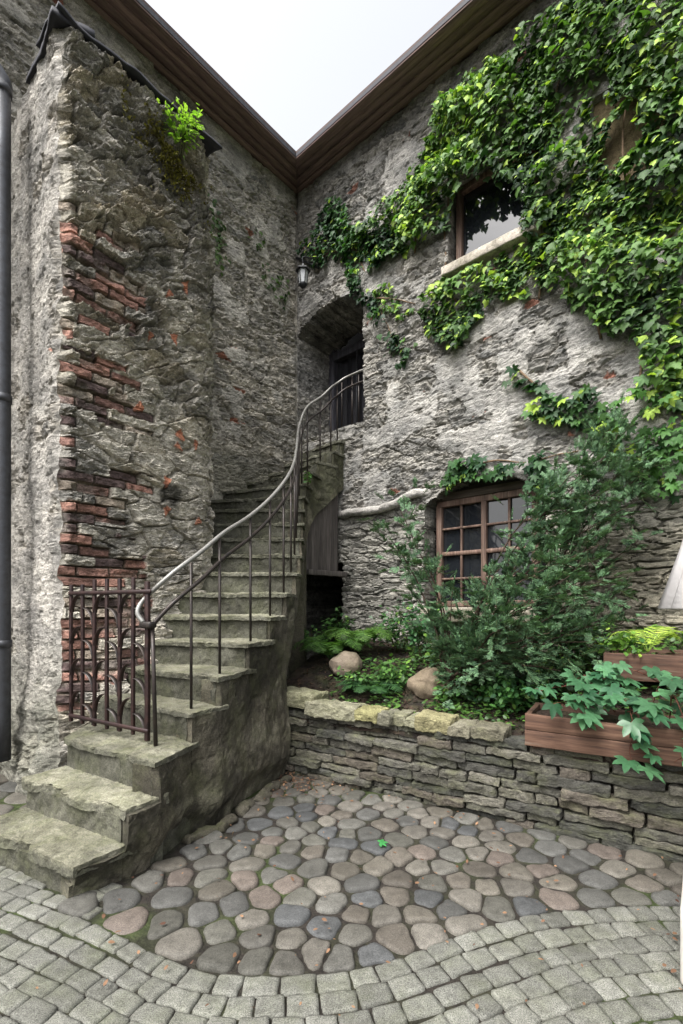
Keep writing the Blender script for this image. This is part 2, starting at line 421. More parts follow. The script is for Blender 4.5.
# --- openings of the right wing: niche with door, void added to keep the understair black, barred window, upper window, boarded window
def arch(s, z, s0, s1, z0, z1, rise, seed, jag=.02):
    m = (s0 + s1) / 2; hw = (s1 - s0) / 2
    top = z1 + rise * (1 - ((s - m) / hw) ** 2) + jag * fbm(s * 9, z * 0, seed=seed, o=3)
    e = jag * fbm(z * 8, s * 0 + 3, seed=seed + 1, o=3)
    return (s > s0 + e) & (s < s1 + e) & (z > z0) & (z < top)
W1 = dict(s0=2.33, s1=3.82, z0=1.42, z1=2.76, rise=.25)
U1 = dict(s0=2.66, s1=3.75, z0=5.50, z1=6.62)
B1 = dict(s0=4.25, s1=4.85, z0=5.55, z1=6.55)
def holes_R(s, z):
    niche = (s > .012) & (s < 1.37 + .03 * fbm(z * 6, z * 0, seed=3)) & (z > 4.10) & (z < 5.80 + .22 * np.sin(np.clip(s / 1.4, 0, 1) * np.pi) + .05 * fbm(s * 8, s * 0, seed=4))
    shade_void = (s > .012) & (s < .98) & (z > .3) & (z < 2.15)  # added hole that keeps the space under the stair dark
    win = arch(s, z, W1['s0'], W1['s1'], W1['z0'], W1['z1'], W1['rise'], 21)
    up = (s > U1['s0']) & (s < U1['s1']) & (z > U1['z0']) & (z < U1['z1'])
    bo = (s > B1['s0']) & (s < B1['s1']) & (z > B1['z0']) & (z < B1['z1'])
    return niche, shade_void, win, up, bo
def make_right_wall():
    mb = MB(); sh = Sheet(0, 7.6, -.05, 8.3, .0135); s, z = sh.u, sh.z
    h, c = wall_look(s, z, 100, .036, .55)
    h = h + .05 * sst(2.2, 1.0, z) * fbm(s * 2, z * 2, seed=9)
    low = sst(2.95, 2.45, z + .25 * fbm(s * 1.5, z * 1.5, seed=151)); hc, mc, Rc = rubble(s, z, .27, .075, 150, .05, .03, .14); kc, Kc, _ = facets(s, z, .1, .03, 155)
    h = h * (1 - low) + (hc + .012 * kc + .02 * fbm(s, z, seed=157)) * low
    cc = lerp3(lin((112, 110, 104)), lin((186, 180, 168)), .6 * Rc[3] + .4 * Kc[3]) * (.5 + .5 * mc)[:, None]; c = c * (1 - low[:, None]) + cc * low[:, None]
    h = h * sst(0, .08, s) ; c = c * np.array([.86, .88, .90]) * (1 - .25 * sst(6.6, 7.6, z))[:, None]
    # darker bare stone low on the right
    low = sst(2.9, 3.6, s) * sst(2.6, 1.9, z); c = c * (1 - .28 * low)[:, None] * (1 + low[:, None] * np.array([.05, 0, -.12]))
    V = Rp(s, z, h)
    V[:, 2] += .012 * fbm(s * 14, z * 14, seed=77) ; V[:, 2] = np.where(z < .01, z, V[:, 2])
    cs = s[sh.f].mean(1); cz = z[sh.f].mean(1)
    hs = holes_R(cs, cz); keep = ~np.logical_or.reduce(hs)
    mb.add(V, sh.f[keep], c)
    inw = np.append(-NR, 0)
    for i, (d, a) in enumerate(((.86, .022), (1.5, .03), (.30, .012), (.22, .01), (.2, .01))):
        E = hole_edges(sh.f, ~hs[i])
        E = np.array([e for e in E if True])
        reveal(mb, V, c, E, inw, d, .02, a, 200 + i, tint=.92 if i != 1 else .5)  # sides of the added void get half the colour, as painted shade
    # back of the added void, coloured dark for shade
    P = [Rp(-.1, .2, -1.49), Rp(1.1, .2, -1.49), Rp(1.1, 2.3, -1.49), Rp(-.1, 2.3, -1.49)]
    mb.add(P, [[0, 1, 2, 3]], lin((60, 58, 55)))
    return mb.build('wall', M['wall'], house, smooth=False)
wr = make_right_wall(); wr['label'] = 'right wing wall of pale crumbling render'
def make_left_wall():
    mb = MB(); sh = Sheet(-6.2, 0, -.05, 8.3, .0165); u, z = sh.u, sh.z
    h, c = wall_look(u, z, 300, .042, .42)
    h = h * sst(0, -.08, u)
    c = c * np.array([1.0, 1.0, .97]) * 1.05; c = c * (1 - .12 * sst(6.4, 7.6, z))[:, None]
    foot = sst(3.9, 3.0, z + .35 * fbm(u * 3, z * 2, seed=5)) * sst(-2.2, -1.0, u); gc = lin((104, 104, 86))
    c = c * (1 - .6 * foot[:, None]) + gc * .6 * foot[:, None]; h = h * (1 - .6 * foot)
    V = np.stack([C0[0] + DL[0] * u + NL[0] * h, C0[1] + DL[1] * u + NL[1] * h, z], 1)
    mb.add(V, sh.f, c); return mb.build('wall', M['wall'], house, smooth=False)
wl = make_left_wall(); wl['label'] = 'left wing wall of rough yellowish rubble'

# --- eaves: tongue-and-groove soffit, fascia and gutter, mitred at the inner corner
WOODL = wood_mat('eave_boards', (126, 104, 98), (90, 72, 68), (150, 126, 117), (DL[0], DL[1], 0), .7)
WOODR = wood_mat('eave_boards_right', (126, 104, 98), (90, 72, 68), (150, 126, 117), (DR[0], DR[1], 0), .7)
OV = .44
def eave(side):
    root = bpy.data.objects.new('eave', None); COL.objects.link(root); root.parent = house
    d, nn, sg, wood = (DL, NL, -1, WOODL) if side == 'l' else (DR, NR, 1, WOODR)
    nb = 4; w = OV / nb; mb = MB(); L = 7.4
    for i in range(nb):
        o0, o1 = i * w + .002, (i + 1) * w - .005
        z = ZE + .003 * ((i * 7) % 3); tint = .5 * (.8 + .35 * random.random())
        # the boards of the two wings meet on the mitre line
        for a0, a1 in ((0, L),):
            q = []
            for zz in (z, z + .022):
                q += [w3(C0 + d * sg * (a0 + o0) + nn * o0, zz), w3(C0 + d * sg * a1 + nn * o0, zz), w3(C0 + d * sg * a1 + nn * o1, zz), w3(C0 + d * sg * (a0 + o1) + nn * o1, zz)]
            P, Fc = cgrid(40, 2, 2); mb.add(hexa(P, q), Fc if side == 'l' else Fc[:, ::-1], tint)
    mb.build('soffit', wood, root)
    m2 = MB(); a, b = C0 + nn * OV + d * sg * OV, C0 + nn * OV + d * sg * L
    beam(m2, w3(a, ZE + .026), w3(b, ZE + .026), .016, .045, C=(.42, .42, .42), n=(6, 2, 4)); m2.build('fascia', wood, root)
    m3 = MB(); g = .012; a, b = C0 + nn * (OV + g) + d * sg * (OV + g), C0 + nn * (OV + g) + d * sg * L
    beam(m3, w3(a, ZE + .05), w3(b, ZE + .05), .006, .05, n=(6, 2, 4), r=.002)
    beam(m3, w3(a - nn * .02, ZE + .078), w3(b - nn * .02, ZE + .078), .045, .006, n=(6, 2, 2), r=.002); m3.build('drip_edge', M['zinc'] if side == 'l' else M['lead'], root, smooth=False)
eave('l'); eave('r')
def roof():
    mb = MB(); k = .55
    for d, nn, sg in ((DL, NL, -1), (DR, NR, 1)):
        a0 = C0 + nn * (OV - .03) + d * sg * (OV - .03); a1 = C0 + nn * (OV - .03) + d * sg * 7.4
        b0 = C0 - nn * 3.5 - d * sg * 3.5; b1 = C0 - nn * 3.5 + d * sg * 7.4
        q = [w3(a0, ZE + .10), w3(a1, ZE + .10), w3(b1, ZE + .10 + 4 * k), w3(b0, ZE + .10 + 4 * k)]
        q += [p + np.array([0, 0, .07]) for p in q]
        P, Fc = cgrid(4, 4, 2); mb.add(hexa(P, q), Fc if sg < 0 else Fc[:, ::-1], .5)
    mb.build('roof', M['tile'], house, smooth=False)
roof()

# --- door at the back of the niche
WOODV = wood_mat('door_planks', (58, 56, 60), (34, 33, 36), (92, 92, 98), (0, 0, 1), .7)
WOODW = wood_mat('window_timber', (98, 78, 68), (60, 46, 40), (142, 122, 108), (0, 0, 1), .7, wear=(160, 150, 138), wear_amt=.4)
def door():
    root = bpy.data.objects.new('door', None); COL.objects.link(root); root.parent = house
    m = MB(); o = -.80
    beam(m, Rp(.05, 4.10, o), Rp(.05, 5.86, o), .12, .12, up=np.append(NR, 0), C=(.62, .63, .66), n=(8, 4, 4), amp=.004)
    beam(m, Rp(1.50, 4.10, o), Rp(1.50, 5.86, o), .12, .12, up=np.append(NR, 0), C=(.5, .5, .52), n=(8, 4, 4))
    beam(m, Rp(0., 5.72, o), Rp(1.6, 5.72, o), .13, .12, up=np.append(NR, 0), C=(.45, .45, .47), n=(8, 4, 4))
    m.build('door_frame', WOODV, root)
    m = MB()
    for i in range(6): beam(m, Rp(.20 + i * .21, 4.12, o - .09), Rp(.20 + i * .21, 5.68, o - .09), .2, .03, up=np.append(NR, 0), C=(.14, .14, .16), n=(4, 2, 2))
    m.build('door_leaf', WOODV, root)
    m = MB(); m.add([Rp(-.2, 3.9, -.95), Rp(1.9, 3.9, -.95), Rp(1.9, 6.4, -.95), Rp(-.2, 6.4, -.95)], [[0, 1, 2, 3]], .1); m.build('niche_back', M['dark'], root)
    m = MB(); tube(m, [Rp(.62, 4.14, -.74), Rp(.62, 5.66, -.74)], .012, C=(.5, .5, .5)); m.build('lock_bar', M['zinc'], root)
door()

def lit_window(s0, s1, z0, z1, o, nx, nz, mid=None, fw=.055, bw=.026, sill=True, name='window', frame=WOODW, lab=None):
    root = bpy.data.objects.new(name, None); COL.objects.link(root); root.parent = house
    if lab: root['label'] = lab
    up = np.append(NR, 0); m = MB()
    for s in (s0, s1): beam(m, Rp(s, z0 - .02, o), Rp(s, z1, o), fw * 1.3, .07, up=up, n=(6, 4, 4), C=.5, amp=.003)
    for z in (z0, z1): beam(m, Rp(s0 - .02, z, o + .004), Rp(s1 + .02, z, o + .004), fw * 1.3, .07, up=up, n=(6, 4, 4), C=.5)
    if mid: beam(m, Rp((s0 + s1) / 2, z0, o + .008), Rp((s0 + s1) / 2, z1, o + .008), fw * 1.1, .06, up=up, n=(6, 4, 4), C=.46)
    for i in range(1, nx):
        if mid and i * 2 == nx: continue
        s = s0 + (s1 - s0) * i / nx; beam(m, Rp(s, z0, o - .003), Rp(s, z1, o - .003), bw, .035, up=up, n=(4, 2, 4), C=.5)
    for j in range(1, nz):
        z = z0 + (z1 - z0) * j / nz; k = 1.9 if (nz == 4 and j == 2) else 1
        beam(m, Rp(s0, z, o - .006 + .006 * k), Rp(s1, z, o - .006 + .006 * k), bw * k, .033, up=up, n=(4, 2, 4), C=.5 + .12 * (k > 1))
    m.build('frame', frame, root)
    m = MB(); rr = np.random.default_rng(int(s0 * 100))
    for i in range(nx):
        for j in range(nz):
            a, b = s0 + (s1 - s0) * i / nx, s0 + (s1 - s0) * (i + 1) / nx; c, d = z0 + (z1 - z0) * j / nz, z0 + (z1 - z0) * (j + 1) / nz
            t1, t2 = rr.normal(0, .004, 2); oo = o - .028
            P, Fc = cgrid(2, 2, 2)
            q = [Rp(a, c, oo - t1), Rp(b, c, oo + t1), Rp(b, c, oo + t1 - .004), Rp(a, c, oo - t1 - .004), Rp(a, d, oo - t1 + t2), Rp(b, d, oo + t1 + t2), Rp(b, d, oo + t1 + t2 - .004), Rp(a, d, oo - t1 + t2 - .004)]
            m.add(hexa(P, q), Fc, .5)
    m.build('pane', M['glass'], root, smooth=False)
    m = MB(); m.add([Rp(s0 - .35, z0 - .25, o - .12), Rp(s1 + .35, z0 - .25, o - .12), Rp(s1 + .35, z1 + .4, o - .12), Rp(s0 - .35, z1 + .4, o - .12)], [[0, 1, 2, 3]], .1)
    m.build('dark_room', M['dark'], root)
    return root
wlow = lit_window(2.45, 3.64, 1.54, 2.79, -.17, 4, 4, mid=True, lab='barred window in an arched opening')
m = MB(); box(m, Rp(3.13, 1.41, .02), (.74, .2, .085), ax=np.append(DR, 0), r=.02, n=(24, 8, 4), amp=.014, f=9, C=lin((150, 143, 130))); m.build('sill', M['concrete'], wlow)
m = MB()   # timber lintel with a curved head board
beam(m, Rp(2.30, 2.875, -.17), Rp(3.84, 2.875, -.17), .09, .10, up=np.append(NR, 0), C=.26, n=(8, 4, 4), amp=.006)
beam(m, Rp(2.30, 2.985, -.20), Rp(3.84, 2.985, -.20), .15, .05, up=np.append(NR, 0), C=.16, n=(8, 2, 2)); m.build('lintel', wood_mat('lintel_timber', (92, 80, 70), (54, 46, 40), (120, 108, 96), (DR[0], DR[1], 0)), wlow)
wup = lit_window(2.74, 3.68, 5.58, 6.58, -.14, 1, 1, mid=False, lab='upper window half hidden by the vine')
m = MB(); box(m, Rp(3.2, 5.50, .0), (.56, .16, .055), ax=np.append(DR, 0), r=.012, n=(20, 6, 4), amp=.008, C=lin((176, 168, 156))); m.build('sill', M['concrete'], wup)
bw = bpy.data.objects.new('blind_window', None); COL.objects.link(bw); bw.parent = house
m = MB(); P, Fc = cgrid(30, 40, 2)
m.add(hexa(P, [Rp(4.2, 5.5, -.10), Rp(4.9, 5.5, -.10), Rp(4.9, 6.6, -.10), Rp(4.2, 6.6, -.10), Rp(4.2, 5.5, -.06), Rp(4.9, 5.5, -.06), Rp(4.9, 6.6, -.06), Rp(4.2, 6.6, -.06)]), Fc, lin((120, 106, 82)))
m.build('plaster_infill', M['concrete'], bw)

# ------------------------------------------------------------------ buttress on the left wing
butt = empty('buttress', 'massive rubble and brick buttress beside the foot of the stair, lead coping on top', 'buttress')
P0 = np.array([-2.172, 3.65]); BT = 1.40; BZ = 5.99
def bricks(t, z, seed):
    ch, bl = .083, .25
    row = np.floor(z / ch + .05 * fbm(t * 3, z * 2, seed=seed)); fz = z / ch + .05 * fbm(t * 3, z * 2, seed=seed) - row
    off = (row % 2) * .5 + .12 * rnd(row, row * 0, row * 0, seed); ub = t / bl + off; ci = np.floor(ub); fu = ub - ci
    a = rnd(ci, row, ci * 0, seed + 1); b = rnd(ci, row, ci * 0 + 2, seed + 1); e = rnd(ci, row, ci * 0 + 3, seed + 1)
    jt = np.minimum(np.minimum(fu, 1 - fu) * bl, np.minimum(fz, 1 - fz) * ch)
    return sst(.002, .012, jt), a, b, e, ci, row
def make_buttress():
    mb = MB()
    sh = Sheet(-.0, BT, -.1, BZ, .0078); t, z = sh.u, sh.z
    tl = sst(2.0, 3.6, z); ru, rz = t + .3 * tl * z, z - .30 * tl * t          # beds tip down to the right in the upper part
    h1, m1, R1 = rubble(ru, rz, .33, .15, 500, .075, .08, .10)
    k1, K1, e1 = facets(ru, rz, .16, .07, 505); k2, K2, e2 = facets(ru, rz, .075, .03, 510); k3, K3, e3 = facets(ru, rz, .036, .016, 515)
    rid = ridged(t * 4 + z, z * 9, seed=530, o=5); fine = fbm(t * 30, z * 46, seed=540, o=4)
    big = fbm(t * 1.6, z * 1.1, seed=550, o=4); up = sst(2.6, 4.2, z)
    h = h1 + (k1 * .046 + k2 * .024) * (.6 + .6 * up) + k3 * .009 + rid * .012 + fine * .008 + big * .07
    tone = np.clip(.4 * R1[3] + .35 * K1[3] + .25 * K2[3], 0, 1)
    c = lerp3(lin((110, 109, 106)), lin((196, 190, 178)), tone)
    warm = (R1[2] > .72)[:, None]; c = np.where(warm, c * np.array([1.05, 1.0, .90]), c)
    mort = lin((184, 178, 164)); mm = (1 - m1) * .8 * (1 - .7 * up); c = c * (1 - mm[:, None]) + mort * mm[:, None]
    pl = sst(.0, .14, fbm(t * 2.0 + 7, z * 2.0, seed=560, o=6) + .22 * sst(3.4, 1.5, z) - .3 * sst(3.6, 5.0, z) + .12 * sst(.3, 1.1, t))
    c = c * (1 - .7 * pl[:, None]) + lin((192, 186, 172)) * (.85 + .2 * K2[3])[:, None] * .7 * pl[:, None]; h = h * (1 - .3 * pl) + .03 * pl
    dk = sst(3.6, 5.4, z) * sst(.3, .8, t); c = c * (1 - .22 * dk)[:, None]
    c = c * (1 - .3 * sst(.25, .5, fbm(t * 10, z * 16, seed=565, o=4)))[:, None]
    # brick quoins: ragged patches up the outer corner, the rest rubble
    band = fbm(z * 1.9 + 1.2, z * 0 + .5, seed=572, o=3)
    reach = .50 + .30 * fbm(z * 2.6, z * 0 + 2, seed=570, o=3) - .30 * sst(3.4, 4.6, z) + .14 * fbm(z * 11.5, z * 0, seed=571, o=2)
    zz = z + .008 * fbm(t * 5, z * 4, seed=575, o=3) + .06 * tl * t; jm, a, b, e, ci, row = bricks(t + .012 * fbm(t * 4, z * 9, seed=576), zz, 580)
    pz = np.maximum.reduce([sst(.16, .05, np.abs(z - q) - w) for q, w in ((4.05, .13), (3.25, .16), (2.45, .10), (1.80, .34), (1.05, .25))])
    lone = rnd(ci, row, ci * 0 + 9, 583)
    inb = (ci * .25 + .10 < reach + .45 * (fbm(t * 2.2 + 5, z * 1.7, seed=586, o=4) > .22)) & (((pz > .5) & (a > .30)) | (lone > .93) | ((fbm(t * 2.2 + 5, z * 1.7, seed=586, o=4) > .22) & (t < 1.1) & (a > .45))) & (z < 4.8)
    bc = lerp3(lin((116, 89, 81)), lin((164, 124, 110)), b); dkb = e > .70; bc[dkb] = lin((88, 74, 72)); pale = e < .15; bc[pale] = lin((152, 140, 126))
    bc = bc * (.8 + .5 * sst(-.4, .4, fbm(t * 14, z * 20, seed=591, o=4)))[:, None]
    spall = sst(.05, .4, fbm(t * 7, z * 9, seed=592, o=4))
    bh = .036 + .04 * (a - .5) + (b - .5) * .03 + .014 * fbm(t * 26, z * 40, seed=590, o=4) - .035 * spall + big * .04
    w = inb * jm * (1 - .35 * spall)
    c = np.where((inb & (jm < .6))[:, None], lin((132, 122, 106)) * (.7 + .4 * K2[3])[:, None], c)
    c = c * (1 - w[:, None]) + bc * w[:, None]
    h = np.where(inb, bh * jm + (big * .04 - .012) * (1 - jm), h)
    # stray orange tiles wedged in the core, and a tarry black patch
    f1, f2, Rt, dx, dy = worley(t / .12 + .8 * z, z / .15, 610)
    an = Rt[3] * 2.2 + .5; nx_ = dx * np.cos(an) + dy * np.sin(an) + .05 * fbm(t * 22, z * 22, seed=612); ny_ = -dx * np.sin(an) + dy * np.cos(an)
    st = (Rt[0] > .90) & (np.abs(nx_) < .34) & (np.abs(ny_) < .10 + .12 * Rt[1] + .3 * nx_) & (t > .5) & (t < 1.2) & (z > 2.2) & (z < 4.6)
    c[st] = lin((166, 112, 88)) * (.75 + .5 * Rt[2][st])[:, None]; h[st] = h[st] * .3 + .055 + .03 * dx[st]
    tar = sst(.14, .07, np.hypot((t - .92) * .8, (z - 2.52) * 1.2) + .07 * fbm(t * 12, z * 12, seed=620)); c = c * (1 - .78 * tar[:, None])
    # spreading foot and rounded far end
    foot = .27 * sst(1.9, .7, z) * sst(.05, .38, t) * sst(1.25, .6, t)
    endr = sst(BT - .28, BT, t) ; topr = sst(BZ - .9, BZ, z) * sst(.9, BT, t)
    out = h + foot - .10 * endr ** 2 - .08 * topr
    cz = lambda q: .035 * fbm(q * 5, q * 0, seed=630, o=3) + .018 * fbm(q * 19, q * 0, seed=631, o=3)
    wt = sst(.0, .06, t); out = out * wt + cz(z) * (1 - wt); td = t - cz(z + 7) * (1 - wt)
    V = np.stack([P0[0] + DL[0] * td + NL[0] * out, P0[1] + DL[1] * td + NL[1] * out, z], 1)
    mb.add(V, sh.f, c)
    # outer (left) face of pale streaky render
    sh2 = Sheet(0, 1.46, -.1, BZ, .0125); u, z = sh2.u, sh2.z
    h, c = wall_look(u, z, 700, .03, .75)
    h = h + .02 * ridged(u * 5 + .6 * z, z * 2.2, seed=720, o=4)
    low = sst(1.5, .3, z + .3 * fbm(u * 4, z * 3, seed=721)); c = c * (1 - .6 * low[:, None]) + lin((86, 88, 72)) * .6 * low[:, None]
    c = c * 1.06; wu = sst(0, .06, u); h = h * wu + cz(z + 7) * (1 - wu) + .10 * sst(1.2, .2, z) * sst(0, .2, u) * (1 + fbm(u * 3, z * 4, seed=722))
    n = -DL; ud = u - cz(z) * (1 - wu); V = np.stack([P0[0] - NL[0] * ud + n[0] * h, P0[1] - NL[1] * ud + n[1] * h, z], 1)
    mb.add(V, sh2.f[:, ::-1], c)
    # far side and weathered top
    sh3 = Sheet(0, 1.46, -.1, BZ, .03); u, z = sh3.u, sh3.z; h, c = wall_look(u, z, 800, .04, .4)
    P1 = P0 + DL * BT + NL * (-.22); V = np.stack([P1[0] - NL[0] * u + DL[0] * h * sst(0, .1, u), P1[1] - NL[1] * u + DL[1] * h * sst(0, .1, u), z], 1)
    mb.add(V, sh3.f, c * .9)
    q0, q1 = P0, P0 + DL * BT
    mb.add([w3(q0, BZ), w3(q1 - NL * .2, BZ), w3(q1 - NL * 1.46, BZ), w3(q0 - NL * 1.46, BZ)], [[0, 1, 2, 3]], lin((100, 98, 92)))
    mb.build('masonry', M['buttress'], butt, smooth=False)
    # coping: bent lead sheet with a drip edge, on two sides
    m = MB(); P, Fc = cgrid(60, 6, 2)
    a, b = P0 + NL * .11 - DL * .05, P0 + DL * (BT + .0) + NL * .09
    q = [w3(a - NL * .5, BZ + .10), w3(b - NL * .5, BZ + .10), w3(b, BZ + .02), w3(a, BZ + .02)]; q = q + [p + np.array([0, 0, .022]) for p in q]
    V = hexa(P, [q[3], q[2], q[1], q[0], q[7], q[6], q[5], q[4]]); V = V + vec_noise(V, 3.5, 41) * .03; m.add(V, Fc, .5)
    a, b = P0 - DL * .07 + NL * .07, P0 - DL * .05 - NL * .62
    q = [w3(a, BZ - .03), w3(a + DL * .3, BZ + .05), w3(b + DL * .3, BZ + .04), w3(b, BZ - .03)]; q = q + [p + np.array([0, 0, .05]) for p in q]
    P, Fc = cgrid(6, 30, 2); V = hexa(P, q); V = V + vec_noise(V, 4, 43) * .025; m.add(V, Fc, .5)
    m.build('coping', M['lead'], butt)
make_buttress()

# ------------------------------------------------------------------ staircase
RISE = .205
RK = np.array([(-1.374, 2.393), (-1.207, 2.565), (-1.09, 2.735), (-1.02, 3.10), (-.869, 3.30), (-.739, 3.70), (-.613, 4.0), (-.508, 4.25), (-.442, 4.5), (-.421, 4.8),
               (-.422, 5.05), (-.431, 5.3), (-.445, 5.53), (-.456, 5.75), (-.45, 5.95), (-.42, 6.13), (-.33, 6.37), (-.13, 6.53), (-.02, 6.72), (.06, 6.85)])
LK = np.array([(-2.20, 2.84), (-2.045, 3.02), (-1.90, 3.22), (-1.98, 3.72), (-1.9, 3.86), (-1.75, 4.02), (-1.70, 4.16), (-1.66, 4.32), (-1.66, 4.55), (-1.62, 4.82),
               (-1.75, 5.1), (-1.95, 5.35), (-2.1, 5.6), (-1.95, 6.05), (-1.68, 6.42), (-1.40, 6.75), (-1.12, 7.06), (-.92, 7.28), (-.78, 7.42), (-.70, 7.48)])
stair = empty('staircase', 'worn mossy concrete stair winding up to the doorway in the corner', 'staircase')
def make_step(k):
    """k = 1..19: body, nosing and worn tread in one mesh"""
    i = k - 1; z1 = k * RISE; mb = MB(); sd = 900 + 13 * k
    L0, R0, R1, L1 = LK[i], RK[i], RK[i + 1], LK[i + 1]
    fr = R0 - L0; fr = fr / np.linalg.norm(fr); bk = np.array([-fr[1], fr[0]])
    side = (R1 - R0) / np.linalg.norm(R1 - R0); outn = np.array([side[1], -side[0]])
    ext = .014
    tone = .8 + .25 * rnd(np.array([k]), np.array([3]), np.array([1]), 5)[0]
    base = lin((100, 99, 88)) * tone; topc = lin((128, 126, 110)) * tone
    nose = .05 if k > 2 else .075
    lo = (max(-.12, z1 - .40)) if k > 3 else -.12
    back = .10
    for part in range(2):
        ins = .030 if part == 0 else 0.0                       # riser recessed below the nosing
        a = L0 + bk * ins; b = R0 + bk * ins + outn * (ext - .05 * (part == 0)); c = R1 + bk * back + outn * (ext - .05 * (part == 0)); d = L1 + bk * back
        zb, zt = (lo, z1 - nose + .004) if part == 0 else (z1 - nose, z1)
        q = [w3(p, zb) for p in (a, b, c, d)] + [w3(p, zt) for p in (a, b, c, d)]
        wid = np.linalg.norm(R0 - L0); n = (max(16, int(wid / .013)), 24 if part else 6, 5 if part else 14)
        P, Fc = cgrid(*n)
        W = hexa(P, q)
        nz = vec_noise(W, 5.5, sd) * .008 + vec_noise(W, 26, sd + 3, 4) * .009
        W = W + nz
        C = np.tile(base, (len(W), 1))
        if part:
            # edge wear: chips bitten out of the front arris and the right end
            fe = sst(-.3, -1.0, P[:, 1]); re = sst(.7, 1, P[:, 0]); tp = sst(-.2, 1, P[:, 2])
            bite = np.clip(fbm(W[:, 0] * 5, W[:, 1] * 5, W[:, 2] * 2, sd + 9, 4) + .12, 0, 1)
            chip = np.maximum(np.where(P[:, 1] < -.8, 1, 0), 0) * bite
            W[:, :2] += bk * (chip * .065 * (1 + .3 * (k < 4)))[:, None]
            W[:, 2] -= tp * (fe * .012 * (.3 + bite * 1.8) + re * .015) + tp * .010 * (1 - P[:, 0] ** 2) * sst(.6, -.8, P[:, 1])
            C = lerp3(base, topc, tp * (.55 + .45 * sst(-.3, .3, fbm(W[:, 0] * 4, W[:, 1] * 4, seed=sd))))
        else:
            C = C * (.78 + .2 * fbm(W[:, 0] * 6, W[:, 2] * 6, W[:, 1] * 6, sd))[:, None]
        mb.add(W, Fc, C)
    return mb.build('step', M['concrete'], stair, smooth=False)
for k in range(1, 20): make_step(k)
# landing slab at the door
mb = MB(); P, Fc = cgrid(40, 20, 4)
q = [w3(p, z) for z in (3.80, 4.10) for p in (LK[19] + np.array([.0, -.02]), RK[19] + np.array([.0, -.005]), RK[19] + np.array([.3, .33]), LK[19] + np.array([.5, .6]))]
V = hexa(P, q); V = V + vec_noise(V, 7, 44) * .012 + vec_noise(V, 24, 45) * .005; mb.add(V, Fc, lin((140, 138, 120))); mb.build('landing', M['concrete'], stair)

